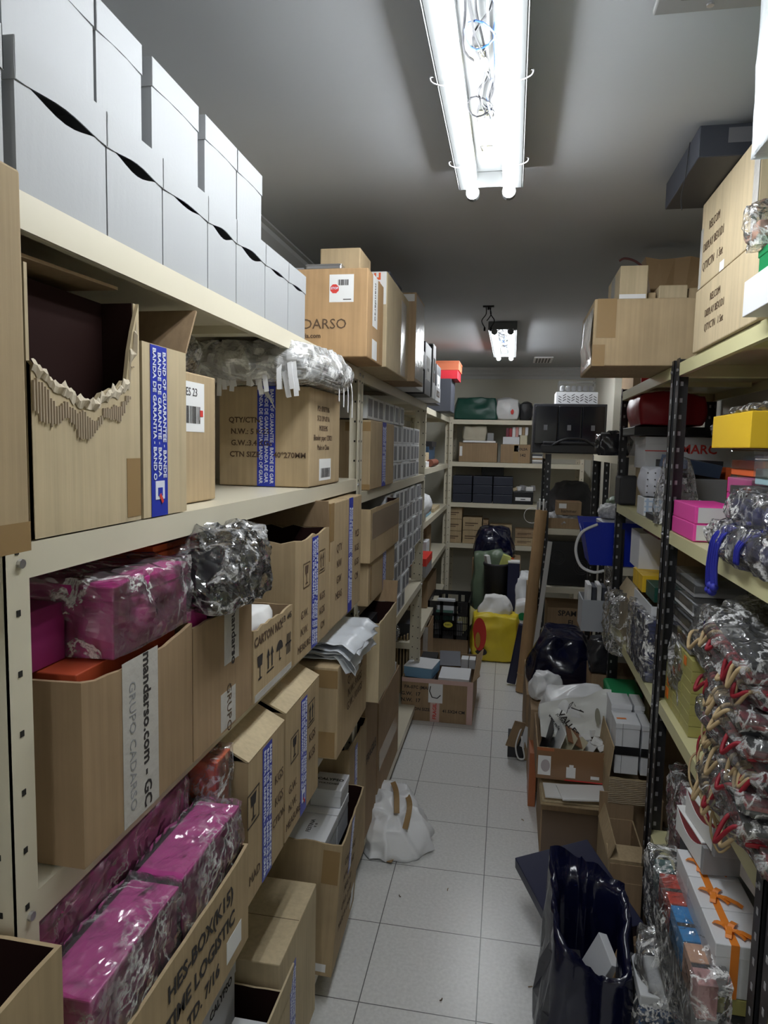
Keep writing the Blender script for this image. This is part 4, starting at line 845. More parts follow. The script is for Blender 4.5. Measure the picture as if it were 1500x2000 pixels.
# ================================================================== the back shelves
bag('storage_bag', 'dark green plastic storage bag on the top back shelf', 'bag', (-.325, 6.16, 1.842), .39, .26, .19, GRND, 5, 0, .010, 8, 18, .25, (.86, .8))
t = bag('carrier_bag', 'white carrier bag with small red print on the top back shelf', 'bag', (-.055, 6.13, 1.842), .19, .2, .18, WBAG, 6, 0, .012, 10, 14, .5, empty=True); oval(t, .04, -.112, .07, .014, .022, INKR, 'red_print')
t = bag('backpack', 'small black backpack at the right end of the top back shelf', 'bag', (.10, 6.12, 1.842), .10, .14, .15, BLK2, 7, 0, .008, 10, 12, .5, empty=True); bm = bmesh.new(); tube(bm, spline([(.03,-.07,.13),(.06,-.09,.10),(.055,-.09,.05),(.03,-.07,.02)], 6), .006, 6); obj('strap', bm, BLK2, t)
t, D = carton('brown carton with white side label on the back shelf below the green bag', -.46, -.13, 6.03, 6.3, 1.477, 1.645, TAND); patch(t, 'white_label', D, '-y', .02, .09, .3, .8, PAPER)
t = bag('folded_cloth', 'beige folded pouches piled on the brown back shelf carton', 'cloth', (-.33, 6.14, 1.66), .20, .18, .13, mat('beige cloth', (.50, .46, .36), .8), 8, 0, .008, 12, 12, .3)
simple('paper_stack', 'stack of papers spilling over the brown back shelf carton', 'papers', -.43, -.15, 6.02, 6.28, 1.646, 1.662, PAPER, 0, rz=.04); simple('metal_tin', 'small dark box right of the beige pouches on the back shelf', 'box', -.22, -.165, 6.06, 6.14, 1.663, 1.73, GREY)
t, D = carton('brown carton marked BOLSA in black pen on the back shelf', -.10, .15, 6.03, 6.3, 1.477, 1.635, TAND); text(t, D, '-y', 'BOLSA', .72, .75, .030, INK, 0, True); text(t, D, '-y', '142', .75, .42, .034, INK, 0, True); patch(t, 'clear_tape', D, '-y', .42, .60, 0, 1, CLEART); patch(t, 'white_label', D, '-y', .45, .62, .62, .95, GREYT)
simple('gift_box', 'white flat box lying on the marked back shelf carton', 'box', -.085, .055, 6.05, 6.2, 1.636, 1.70, WHT); simple('gift_box', 'cream box standing on the marked back shelf carton', 'box', .06, .12, 6.05, 6.2, 1.636, 1.715, mat('cream card', (.62, .58, .42), .5))
for i in range(7): simple('book', 'book on the marked back shelf carton, %s from the left, %s spine' % (ORD[i], ('maroon', 'dark red', 'white', 'red and white', 'white', 'brown', 'white')[i]), 'book', -.06+.027*i, -.036+.027*i, 6.06, 6.18, 1.701 if i < 4 else 1.716, 1.775+(.01 if i > 1 else 0), (MAROON, REDB, PAPER, mat('pinkish', (.6, .3, .28), .6), PAPER, TAND, WHT)[i], .001, group='books standing on the marked carton')
for i in range(5): simple('paper_stack', 'pile of magazines beside the marked carton, %s from the bottom' % ORD[i], 'magazine', .17, .29, 6.04, 6.2, 1.477+i*.016, 1.491+i*.016, (GREY, PAPER, TAND, PAPER, SLATE)[i], 0, group='magazines on the back shelf')
for i in range(3):
    t = thing('office_box', 'dark navy stacked office box on the back shelf, %s of three' % ('left', 'middle', 'right')[i], 'storage box', (-.42+.176*i, 6.16, 1.122)); 
    for k in range(3):
        obj('drawer', box(-.083, .083, -.13, .13, k*.078, k*.078+.075, .003), mat('office navy', (.018, .022, .04), .45), t)
t = thing('monitor', 'black screen standing behind the navy office boxes', 'screen', (-.17, 6.33, 1.122)); obj('screen_panel', box(-.10, .10, -.01, .01, .10, .32, .004), BLACK, t); obj('stand', box(-.03, .03, -.03, .03, 0, .1, .002), BLACK, t)
t = thing('office_box', 'black drawer box with a white front label beside the navy boxes', 'storage box', (.105, 6.15, 1.122)); obj('body', box(-.085, .085, -.12, .12, 0, .11, .003), BLACK, t); obj('front_label', box(-.065, .065, -.1215, -.1201, .03, .06), PAPER, t); obj('handle', box(-.02, .02, -.123, -.1215, .04, .046), BLACK, t)
for i in range(6): simple('clutter_tin', ('crumpled beige packet on the black drawer box', 'white charger on the black drawer box', 'grey adapter on the black drawer box', 'cream packet on the black drawer box, at its left', 'small white packet behind the black drawer box', 'small grey packet behind the black drawer box')[i], 'packet', .02+.03*i, .055+.03*i, 6.06+.02*(i%2), 6.12, 1.234, 1.262+.01*(i % 3), (TANP, PAPER, GREY, MATS['cream card'], PAPER, GREY)[i], .003, rot=(0, .3*(i%3-1), .4*i))
BOXR = random.Random(5)
def small_carton(x0, x1, z0, z1, lb, y=6.03, dep=.2):
    t, D = carton(lb, x0, x1, y, y+dep, z0, z1, TAND if BOXR.random() < .5 else TAN, name='small_carton', group='small cartons on the low back shelf'); patch(t, 'printed_line', D, '-y', .12, .8, .52, .60, INKB); patch(t, 'printed_line', D, '-y', .12, .6, .36, .42, INKB); return t
for i in range(3): small_carton(-.545, -.415, .762+i*.105, .864+i*.105, 'small carton in the left stack on the low back shelf, %s' % ('bottom', 'middle', 'top')[i])
for i in range(2): small_carton(-.405, -.24, .762+i*.115, .874+i*.115, 'wider small carton in the second stack on the low back shelf, %s' % ('bottom', 'top')[i])
for i in range(3): small_carton(-.23, -.185, .762+i*.07, .829+i*.07, 'narrow small carton right of the second stack, %s' % ('bottom', 'middle', 'top')[i])
small_carton(-.17, .02, .80, .93, 'long tan carton lying in the middle of the low back shelf'); small_carton(-.16, .03, .762, .798, 'flat carton under the long tan carton')
for i in range(2): small_carton(.05, .22, .762+i*.07, .829+i*.07, 'small carton at the right end of the low back shelf, %s' % ('bottom', 'top')[i])
# drawer cabinet on the rack
t = thing('drawer_cabinet', 'black cabinet with three smoky tilt bins on the post rack', 'cabinet', (.365, 4.88, 1.577)); obj('body', box(-.235, .235, -.15, .15, 0, .325, .004), BLK2, t)
for k in range(3):
    o = obj('bin_door', box(-.225+.152*k, -.079+.152*k, -.168, -.151, .06, .31, .004), mat('smoky plastic', (.008, .009, .013), .12, spec=.6), t); h_ = obj('latch', box(-.155+.152*k-.012, -.155+.152*k+.012, -.171, -.168, .15, .185), mat('latch grey', (.12,.12,.13), .4), o)
t = thing('scanner', 'flat black office scanner lying in front of the black cabinet', 'scanner', (.385, 4.66, 1.577)); obj('body', box(-.20, .20, -.06, .065, 0, .055, .006), BLACK, t); bm = bmesh.new(); tube(bm, spline([(-.13, -.055, .05), (-.07, -.07, .085), (0, -.072, .095), (.07, -.07, .085), (.13, -.055, .05)], 6), .008, 8); obj('cover_arch', bm, BLACK, t); obj('lid', box(-.19, .19, -.055, .06, .056, .075, .006), BLK2, t)
t, D = simple('patterned_box', 'white box with black chevron stripes and tan sides on the black cabinet', 'box', .275, .545, 4.80, 5.0, 1.903, 1.985, WHT)
t['category'] = 'box'
def chev(par, w, d, h):
    bm = bmesh.new()
    for k in range(9):
        x = -w/2+.015+k*w/9.5
        for q in range(3):
            z = h*.25+q*h*.2; s = 1 if k % 2 else -1
            bm.faces.new([bm.verts.new(p) for p in ((x, -d/2-.0008, z), (x+.02, -d/2-.0008, z+.012*s), (x+.02, -d/2-.0008, z+.012*s+.005), (x, -d/2-.0008, z+.005))])
    obj('chevron_print', bm, INK, par)
chev(t, .27, .2, .082)
t = thing('clear_case', 'clear plastic case of white watch pillows on the chevron box', 'case', (.41, 4.9, 1.987)); obj('case_shell', box(-.12, .12, -.08, .08, 0, .075, .004), FILMC, t)
for k in range(6): obj('white_pillow', crumple(.028, .03, .035, k, .001, 20, 5, .6), PAPER, t, True).location = (-.095+.038*k, -.055, .006)
# rack contents
t, D = carton('shallow brown tray carton with cables on the post rack', .24, .47, 4.64, 4.9, 1.082, 1.15, TAND, True); 
t, D = carton('small brown printed carton on the cable tray of the post rack', .30, .46, 4.65, 4.80, 1.17, 1.26, TAND); patch(t, 'white_label', D, '-y', .1, .4, .5, .85, PAPER); text(t, D, '-y', 'hammer', .5, .3, .03, INK)
bag('cable_heap', 'tangled grey and white cables and papers on the post rack tray', 'cables', (.36, 4.76, 1.10), .22, .2, .07, mat('mixed cables', (.35, .35, .36), .6, var=.8, vscale=40), 4, 0, .02, 22, 14, .5)
bag('dark_cloth', 'dark grey crumpled cloth bag at the back of the post rack', 'cloth', (.42, 4.96, 1.085), .34, .2, .28, mat('charcoal cloth', (.05, .05, .055), .7), 5, 0, .03, 8, 16, .5, (.6, .8))
t = thing('desktop_computer', 'black computer tower with fan grille on the lower rack shelf', 'computer', (.41, 4.84, .692)); obj('case', box(-.15, .17, -.16, .18, 0, .30, .006), BLACK, t)
for k, (cx, cz) in enumerate(((-.085, .19), (.07, .13))):
    bm = bmesh.new()
    for r in (.02, .035, .048): tube(bm, [(cx+r*math.cos(a*PI/10), -.163, cz+r*math.sin(a*PI/10)) for a in range(21)], .0015, 5)
    obj('fan_grille', bm, mat('grille grey', (.10, .10, .11), .4, .5), t)
t, D = carton('brown carton marked SPAM in black pen under the post rack', .27, .56, 4.64, 4.95, .30, .55, TAND); text(t, D, '-y', 'SPAM', .45, .85, .05, INK, 0, True); text(t, D, '-y', 'FL', .55, .6, .05, INK, 0, True)
carton('dark carton beneath the one marked SPAM', .26, .57, 4.64, 4.97, .122, .298, TAND)
t = thing('electronics', 'white wall of power adapters clipped to the post rack', 'adapter', (.20, 4.55, 1.20))
for k in range(5): obj('adapter', box(-.03+.012*k, -.02+.012*k, -.02, .0, .02*(k%3), .06+.02*(k%2), .002), PAPER if k % 2 else GREY, t)
bm = bmesh.new(); tube(bm, [(-.06+.05*math.cos(a*PI/10), -.01, -.03+.05*math.sin(a*PI/10)) for a in range(21)], .002, 5); obj('cable', bm, PAPER, t)
# ================================================================== left far bay clutter
CL = [(-.86,-.57,4.15,4.45,1.462,1.52,SLATE,'slate tray on the far left bay under the product boxes'),(-.80,-.56,4.55,4.9,1.462,1.50,PAPER,'pile of white papers on the far left bay, upper shelf'),(-.78,-.58,4.56,4.85,1.501,1.56,TANP,'tan packet on the white papers of the far left bay'),(-.80,-.60,5.0,5.4,1.462,1.60,mat('steel blue box',(.03,.07,.13),.5),'steel blue box in the corner of the far left bay'),(-.76,-.58,5.02,5.3,1.601,1.64,BLK2,'black tray on the steel blue box in the corner'),
 (-.84,-.56,4.2,4.6,1.112,1.16,PAPER,'flat white pack on the far left bay below eye level'),(-.82,-.57,4.7,5.0,1.112,1.15,mat('light blue pack',(.25,.45,.6),.5),'light blue pack on the far left bay below eye level'),(-.80,-.56,5.1,5.5,1.112,1.14,TANP,'tan board on the far left bay below eye level'),
 (-.84,-.60,5.0,5.3,.762,1.0,TAND,'brown box on the far left bay at knee height'),(-.84,-.57,4.78,4.95,.762,.93,WHT,'white box beside the red lidded box'),
 (-.82,-.57,4.15,4.5,.402,.50,SLATE,'dark tray on the low shelf of the far left bay'),(-.80,-.58,5.0,5.6,.402,.60,TAND,'low brown carton in the far left corner'),(-.84,-.56,4.2,4.45,.062,.36,TAND,'tan carton on the bottom shelf of the far left bay')]
for a in CL: simple('storage_item', a[7], 'box', *a[:6], a[6], .003)
bm = bmesh.new(); tube(bm, [(0, -.2, 0), (0, .15, 0)], .025, 14); o = obj('document_roll', bm, mat('brick roll', (.22, .07, .04), .6)); o.location = (-.585, 4.9, 1.527); tag(o, 'brick red roll lying on the papers of the far left bay', 'roll'); o.location.z = 1.488; o.location.x = -.555
bag('carrier_bag', 'white crumpled carrier bag on the far left bay', 'bag', (-.64, 4.45, 1.162), .22, .36, .12, WBAG, 22, 0, .02, 10, 16, .5)
t, D = simple('storage_box', 'dark grey box under a bright red lid on the far left bay', 'storage box', -.78, -.515, 4.32, 4.66, .762, .885, GREY, lid=.05); t.children[1].data.materials[0] = mat('lid red', (.72, .04, .03), .35)
for k in range(4): simple('card_pack', 'tan board leaning upright between the far bay posts, %s from the aisle' % ORD[k], 'board', -.60-.02*k, -.592-.02*k, 4.12, 4.38, .062, .44-.01*k, TAN, 0, group='tan boards leaning upright')
# ================================================================== right, top level
t, D = carton('pale carton printed DISPLAY BEX1D1, lower of two, top right shelf', .47, .86, 1.52, 2.02, 1.867, 2.03, TANP); 
RT = [('RELCOM', .73), ('DISPLAY BEX1D1', .52), ('QTY/CTN   1 Set', .30)]
for s, v in RT: text(t, D, '-x', s, .38, v, .026, INKB, sx=.85)
t, D = carton('pale carton printed DISPLAY BEX1D1, upper of two, under the black box', .47, .86, 1.56, 2.0, 2.031, 2.25, TANP)
for s, v in RT: text(t, D, '-x', s, .28, v-.08, .030, INKB, sx=.8)
patch(t, 'clear_tape', D, '-x', .92, 1, .0, 1, GREYT); patch(t, 'clear_tape', D, '-x', .0, .05, .0, .7, GREYT); patch(t, 'white_sticker', D, '-x', .44, .52, .0, .1, PAPER)
t = thing('black_case', 'black box with a thin strap wedged under the ceiling at top right', 'box', (.57, 1.86, 2.2515)); obj('body', box(-.19, .19, -.17, .17, 0, .068, .002), mat('black board', (.03, .033, .045), .5), t); obj('worn_patch', box(-.13, .12, -.1708, -.1702, .028, .06), mat('worn grey', (.12, .12, .13), .6), t)
bm = bmesh.new(); ribbon(bm, spline([(-.19, -.08, .069), (-.1925, -.08, .05), (-.194, -.075, 0), (-.20, -.07, -.05), (-.197, -.072, -.08)], 6), .006, (0,1,0)); obj('strap', bm, BLACK, t)
t, D = simple('white_box', 'white box at the right frame edge on the top right shelf', 'box', .435, .86, .96, 1.49, 1.867, 1.935, WHT)
t, D = simple('storage_box', 'green lidded box on the white box at the right frame edge', 'storage box', .45, .86, .97, 1.47, 1.936, 1.988, GRN, lid=.014)
carton('tan carton on the green box at the right frame edge', .385, .86, .97, 1.20, 1.989, 2.055, TAN)
o = obj('foam_block', crumple(.49, .24, .262, 2, .002, 40, 14, .02), mat('polystyrene', (.62, .66, .68), .8, bump=.8, bscale=60), None, True); o.location = (.592, 1.085, 2.056); tag(o, 'rough white polystyrene block at the upper right corner of the frame', 'foam block')
t = bag('plastic_bag', 'clear plastic bag with brick red print on the green box', 'plastic bag', (.47, 1.465, 1.99), .08, .06, .08, FILM, 3, 0, .012, 30, 10, .4, empty=True); obj('printed_paper', box(-.03, .03, -.02, .02, .02, .05, .003), mat('brick print', (.5, .28, .2), .6), t)
t, D = carton('long tan carton with torn end tape hanging over the aisle at top right', .237, .66, 2.30, 2.68, 1.867, 2.075, TAN, b=.004, rz=0)
patch(t, 'brown_tape', D, '-y', .02, .16, .42, 1, CLEART); patch(t, 'brown_tape', D, '-y', .0, .09, .0, .32, CLEART); patch(t, 'clear_tape', D, '-x', .1, .9, .05, .9, GREYT)
bm = bmesh.new(); rd = random.Random(3); prev = None
for i in range(30):
    v = i/29; q = [bm.verts.new((-D[0]/2-.001, -D[1]/2+.01+v*.3, .02+rd.uniform(0, .02))), bm.verts.new((-D[0]/2-.004-rd.uniform(0, .010), -D[1]/2+.01+v*.3, .06+rd.uniform(-.02, .05))), bm.verts.new((-D[0]/2-.002, -D[1]/2+.01+v*.3, .16+rd.uniform(-.03, .03)))]
    if prev:
        for k in range(2): bm.faces.new((prev[k], prev[k+1], q[k+1], q[k]))
    prev = q
obj('torn_tape', bm, GREYT, t)
t, D = carton('tall tan carton on the long carton at top right, with white strip', .315, .40, 2.34, 2.62, 2.0765, 2.185, TANP); patch(t, 'white_strip', D, '-y', .0, .95, .0, .18, PAPER); patch(t, 'white_label', D, '-x', .3, .6, 0, .95, GREYT)
t, D = carton('low tan carton on the long carton at top right, beside the paper bag', .435, .52, 2.34, 2.60, 2.0765, 2.122, TANP); carton('small tan carton between the two cartons at top right', .405, .43, 2.36, 2.5, 2.0765, 2.105, TAN); carton('small tan carton under the printed display cartons edge', .525, .60, 2.35, 2.5, 2.0765, 2.115, TAN)
t = thing('paper_bag', 'brown paper bag standing on its narrow base at top right', 'paper bag', (.535, 2.66, 2.0765)); bm = bmesh.new(); P = []
for z, sx, sy in ((0, .055, .03), (.08, .075, .035), (.20, .10, .04)): P.append([bm.verts.new((sx*a, sy*b+.003*math.sin(a*9+z*30), z+.006*math.sin(a*5)*(z > .1))) for a, b in ((-1,-1),(-.5,-1.05),(0,-.9),(.5,-1.05),(1,-1),(1,1),(0,1),(-1,1))])
for a, b in zip(P, P[1:]):
    for k in range(8): bm.faces.new((a[k], a[(k+1)%8], b[(k+1)%8], b[k]))
bm.faces.new(P[0][::-1]); obj('bag_body', bm, mat('kraft', (.40, .26, .13), .7, bump=.4, bscale=25), t); bm = bmesh.new(); tube(bm, spline([(-.08, -.03, .15), (-.13, -.04, .19), (-.17, -.05, .20), (-.19, -.05, .192)], 5), .004, 6); obj('handle', bm, mat('maroon cord', (.15, .05, .05), .6), t)
# ================================================================== right, level 1.36 near bay
def clearbox(label, x0, x1, y0, y1, z0, z1, m=GREY, group=None):
    t = thing('clear_lid_box', label, 'box', ((x0+x1)/2, (y0+y1)/2, z0), 0, group); w, d, h = x1-x0, y1-y0, z1-z0
    obj('base', box(-w/2+.003, w/2-.003, -d/2+.003, d/2-.003, 0, h*.6, .002), m, t); obj('clear_lid', box(-w/2, w/2, -d/2, d/2, h*.25, h, .003), FILMC, t); return t
t, D = simple('gift_box', 'large yellow box high on the right shelf over the clear lid boxes', 'box', .49, .80, 1.57, 1.85, 1.612, 1.69, YEL, .002)
bm = bmesh.new(); bm.faces.new([bm.verts.new(p) for p in ((.165-.32, .014-.02, 0), (.165-.32, -.002-.02, 0), (.165-.32, .006-.02, .012))]); bm.free()
o = obj('plastic_wrap', crumple(.28, .26, .02, 5, .006, 30, 14, .2), FILM, None, True); o.location = (.66, 1.72, 1.6915); tag(o, 'sheet of clear wrap lying on top of the large yellow box', 'plastic wrap')
for i in range(4): clearbox('%s clear lid box in the column under the large yellow box, %s from the bottom' % (('grey', 'slate', 'grey', 'orange')[i], ORD[i]), .53, .78, 1.60, 1.83, 1.362+i*.062, 1.422+i*.062, (GREY, SLATE, GREY, ORG)[i], 'clear lid boxes under the yellow box')
for i in range(4): clearbox('clear lid box in the column at the right frame edge, %s from the bottom' % ORD[i], .505, .76, 1.40, 1.58, 1.362+i*.058, 1.417+i*.058, (SLATE, GREY, BLK2, mat('ice blue', (.35, .52, .58), .4))[i], 'clear lid boxes at the frame edge')
for i in range(2): 
    t = thing('gift_box', 'hot pink long box with white end on the shelf edge, %s of two' % ('lower', 'upper')[i], 'gift box', (.5425+.002*i, 2.075, 1.362+i*.0475))
    obj('body', box(-.0575, .0575, -.125, .125, 0, .047, .002), PINK, t); obj('white_end', box(-.050, .0565, -.1262, -.1253, .003, .044), WHT2, t)
for i in range(4): simple('gift_box', 'hot pink box in the stack behind the two long pink boxes, %s from the bottom' % ORD[i], 'gift box', .605, .73, 1.90, 2.10, 1.362+i*.043, 1.404+i*.043, PINK, .002, group='pink boxes in the rear stack')
for i in range(5): clearbox('grey clear lid box stacked against the wall beyond the pink boxes, %s from the bottom' % ORD[i], .70, .86, 1.98, 2.2, 1.362+i*.055, 1.415+i*.055, GREY, 'grey clear lid boxes at the wall')
simple('black_box', 'large plain black box at the back of the right shelf', 'box', .74, .87, 1.62, 1.97, 1.54, 1.66, BLK2) if False else None
simple('black_box', 'large plain black box behind the pink boxes on the right shelf', 'box', .65, .86, 1.90, 2.10, 1.64, 1.72, BLK2)
bag('foil_bag', 'crinkled silver grey wrapped bundle over the black box on the right shelf', 'bundle', (.68, 2.12, 1.638), .20, .16, .07, FILMD, 4, 0, .014, 20, 16, .5)
# drawstring bag bundles
CORD = mat('royal blue cord', (.015, .02, .30), .6); NVB = mat('navy satin', (.03, .035, .12), .35)
for i, (z, xx, y0, y1, lb) in enumerate(((1.362, .565, 1.24, 1.78, 'lower bundle of navy drawstring pouches in silvery film on the right shelf edge'), (1.43, .585, 1.28, 1.72, 'upper bundle of navy pouches in silvery film on the right shelf'))):
    t = thing('pouch_bundle', lb, 'pouches', (xx, (y0+y1)/2, z)); L_ = y1-y0
    obj('plastic_wrap', crumple(.20, L_, .085, 7+i, .014, 20, 26, .42), FILM, t, True)
    for k in range(6): obj('pouch', crumple(.16, L_/6.5, .055, 20+k+i*9, .006, 20, 8, .4), NVB, t, True).location = (.0, -L_/2+L_/6*(k+.5), .012)
    if i == 0:
        for k in range(6):
            bm = bmesh.new(); y = .09+.011*k; x = -.10
            tube(bm, spline([(.02, y-.12+.02*k, .088), (-.05, y-.04, .092), (x-.006, y-.01, .06), (x-.015, y+.005*(k%3), .0), (x-.012, y+.004*k, -.055-.008*(k % 3))], 5), .0034, 7); obj('drawstring', bm, CORD, t, True)
        for k in range(3):
            bm = bmesh.new(); tube(bm, spline([(.03, -.10-.03*k, .09), (-.06, -.06-.02*k, .092), (-.108, -.03-.012*k, .06), (-.112, -.02-.01*k, .015)], 5), .0034, 7); obj('drawstring', bm, CORD, t, True)
        for k in range(4):
            bm = bmesh.new(); bmesh.ops.create_icosphere(bm, subdivisions=2, radius=.010); o = obj('knot', bm, CORD, t, True); o.location = (-.113, .104+.012*k, -.06-.012*(k%2))
# right, level 1.36 far bay
t, D = simple('white_box', 'white box with red stripe and lettering on the far right bay', 'box', .53, .86, 2.95, 3.2, 1.53, 1.66, WHT, lid=.03); text(t, D, '-y', 'MARC', .62, .62, .05, INKR, 0, True); patch(t, 'red_stripe', D, '-y', 0, .5, .55, .58, INKR)
simple('storage_box', 'white shoe box supporting the red striped box on the far right bay', 'box', .54, .86, 2.96, 3.2, 1.362, 1.528, TANP)
simple('black_box', 'flat black box on the far right bay under the blue tray', 'box', .57, .76, 2.70, 2.93, 1.53, 1.57, BLK2); simple('storage_box', 'dark slate box under the flat black box on the far right bay', 'box', .60, .80, 2.72, 2.93, 1.362, 1.528, SLATE)
simple('tray', 'slate blue open tray tilted on the far right bay', 'tray', .55, .68, 2.50, 2.68, 1.53, 1.575, mat('slate blue', (.06, .09, .16), .4), rot=(.1, .15, .3)); simple('storage_box', 'grey box beneath the tilted slate blue tray', 'box', .58, .72, 2.50, 2.68, 1.362, 1.51, GREY)
DOT = mat('dotted paper', (.55, .56, .62), .6)
t = bag('gift_bag', 'crumpled pale grey gift bag with black polka dots', 'gift bag', (.545, 2.72, 1.43), .12, .12, .11, DOT, 5, 0, .012, 14, 14, .35, empty=True); bm = bmesh.new()
for a in range(5):
    for b in range(4): bm.faces.new([bm.verts.new((-.055+a*.026+.0028*math.cos(k*PI/4), -.074, .02+b*.024+.0028*math.sin(k*PI/4))) for k in range(8)])
obj('polka_dots', bm, INK, t)
t, D = simple('patterned_box', 'white box with pale blue tartan print on the far right bay', 'box', .485, .60, 2.66, 2.80, 1.362, 1.43, WHT); bm = bmesh.new()
for k in range(5): bx(bm, -.05+.022*k, -.046+.022*k+.005, -.0706, -.0702, .002, .066)
for k in range(3): bx(bm, -.056, .056, -.0708, -.0704, .012+.02*k, .018+.02*k)
obj('tartan_print', bm, mat('tartan blue', (.42, .52, .66), .6), t)
simple('tray', 'small flat black box on the edge of the far right bay shelf', 'box', .485, .57, 2.50, 2.62, 1.362, 1.382, BLK2)
bag('plastic_bag', 'clear bag of cards hanging beside the slotted black post', 'plastic bag', (.535, 2.40, 1.362), .13, .12, .22, FILM, 13, 0, .018, 14, 16, .3, (.5, .6)); simple('card_pack', 'white and pale blue cards inside the clear bag by the post', 'cards', .50, .515, 2.36, 2.44, 1.364, 1.50, PAPER, rot=(0, .25, .3)); simple('card_pack', 'pale blue card leaning by the pink boxes', 'cards', .54, .55, 2.25, 2.262, 1.364, 1.46, mat('pale blue', (.45, .55, .68), .5), rot=(.2, .3, 0))
for i in range(4): simple('book', 'orange and brown ledger standing on the far right bay, %s from the left' % ORD[i], 'book', .73+.02*i, .748+.02*i, 2.56, 2.68, 1.362, 1.55, (ORG, TAND, mat('amber', (.6, .3, .03), .5), ORG)[i], .001, group='ledgers on the far right bay')
simple('storage_item', 'black pouch hanging over the end of the far right bay shelf', 'pouch', .47, .60, 3.16, 3.30, 1.362, 1.49, BLK2, .01); bag('foil_bag', 'dark crinkled wrapping over the end of the far right bay', 'plastic wrap', (.47, 3.42, 1.577), .14, .12, .10, mat('dark crinkle', (.03, .03, .035), .2, bump=.6, bscale=30), 3, 0, .015, 20, 12, .4)
bag('red_bag', 'dark red bag lying on the black tray near the top of the far right bay', 'bag', (.62, 3.06, 1.702), .26, .30, .13, REDB, 6, 0, .012, 8, 14, .4)
simple('tray', 'black tray bar under the dark red bag on the far right bay', 'tray', .48, .86, 2.92, 3.22, 1.665, 1.70, BLACK, .003)
simple('gift_bag', 'bright red label standing on top of the far right bay', 'label', .50, .56, 2.95, 2.96, 1.867, 1.93, mat('scarlet card', (.75,.03,.05)), 0); simple('book', 'black and white striped folder on top of the far right bay', 'folder', .57, .66, 2.9, 3.1, 1.867, 1.90, BLK2)
# third right bay
bay('plain black post shelving behind the farther right bay, white shelf on top', 3.36, 4.50, .50, .88, (1.575, 1.05, .70, .12), BP, CREAM, GLINT, zt=1.57)
carton('tall brown board carton against the pier wall on the plain black shelving', .62, .86, 3.9, 4.3, 1.577, 2.1, TAND); simple('white_box', 'white box with small print beside the red bag on the plain shelving', 'box', .52, .60, 3.5, 3.7, 1.577, 1.70, WHT)
t = thing('plastic_bin', 'royal blue open plastic bin with white hoses jutting into the aisle', 'bin', (.53, 3.50, 1.052)); obj('bin_body', walls((.36, .27, .21), th=.004, low={'-x': .07}), [BLU, BLU], t)
for v in t.children[0].data.vertices:
    k = v.co.z/.21; v.co.x *= .8+.25*k; v.co.y *= .85+.2*k
bm = bmesh.new(); tube(bm, spline([(-.12, -.14, .20), (-.19, -.145, .16), (-.215, -.14, .08), (-.19, -.14, .0), (-.13, -.14, -.03), (-.08, -.14, -.02)], 7), .007, 8); obj('hose', bm, PAPER, t, True)
simple('white_box', 'white labelled box lying in the royal blue bin', 'box', .44, .60, 3.42, 3.56, 1.225, 1.27, WHT, rot=(.1, -.15, .2)); simple('black_box', 'black box in the royal blue bin', 'box', .40, .50, 3.43, 3.55, 1.10, 1.18, BLK2, rot=(0, .2, .3))
t = bag('cable_coil', 'white and black coiled cord on top of the royal blue bin', 'cord', (.52, 3.52, 1.272), .16, .14, .06, mat('speckled cord', (.5,.5,.5), .6, var=.9, vscale=60), 4, 0, .012, 26, 12, .5)
bag('carrier_bag', 'translucent pale green bag on the plain black shelving', 'bag', (.58, 3.75, 1.052), .16, .14, .30, MATS['pale green bag'], 3, 0, .012, 10, 12, .4)
t, D = carton('grey magazine file box with dark booklets jutting over the aisle', .37, .52, 3.48, 3.68, .702, .86, mat('file grey', (.42,.44,.48),.5), True, inner=GREY, name='file_box', cat='file box')
for i in range(4): simple('book', 'dark booklet with white edge in the grey magazine file box, %s from the left' % ORD[i], 'book', .395+.024*i, .415+.024*i, 3.51, 3.64, .71, .93-.01*(i%2), SLATE if i % 2 else PAPER, .001, group='booklets in the grey file box')
bag('foil_bag', 'dark wrapped pouch hanging below the grey magazine file box', 'pouch', (.47, 3.42, .52), .12, .1, .17, MATS['dark crinkle'], 6, 0, .015, 20, 12, .4); simple('black_box', 'dark carton below the grey magazine file box', 'box', .42, .62, 3.38, 3.6, .122, .518, TAND)
bag('foil_bag', 'small bundle of clear wrap above the grey magazine file box', 'plastic wrap', (.55, 3.60, .87), .10, .1, .14, FILM, 8, 0, .015, 20, 10, .4)
# ================================================================== right, level .8 far bay
for i in range(7):
    t = gift('navy flat box in the wrapped stack on the far right bay, %s from the bottom' % ORD[i], .485+.003*(i%3), .64, 2.46, 2.80, .802+i*.0295, .8305+i*.0295, mat('royal navy card', (.035, .05, .22), .4), .012, None, i, name='flat_box', group='navy flat boxes in the wrapped stack')
o = obj('plastic_wrap', crumple(.17, .37, .225, 9, .010, 20, 22, .1), FILM, None, True); o.location = (.562, 2.63, .801); tag(o, 'clear wrap around the stack of navy flat boxes', 'plastic wrap')
t, D = carton('open tan carton with folded tops behind the navy flat boxes', .50, .66, 2.86, 3.20, .802, .985, TANP, True, jag=.004); flap(t, D, '-x', .06, 60, TANP)
simple('gift_box', 'dark green box on the far right bay beside yellow boxes', 'box', .52, .68, 2.56, 2.72, 1.06, 1.115, GRND); t, D = carton('white shallow carton full of yellow boxes on the far right bay', .50, .70, 2.50, 2.84, 1.012, 1.058, WHT, True)
for i in range(3): simple('gift_box', 'yellow box at the back of the white shallow carton, %s' % ('nearest', 'middle', 'farthest')[i], 'box', .51, .60, 2.74+.07*i, 2.805+.07*i, 1.06, 1.125, YEL, group='yellow boxes in the shallow carton')
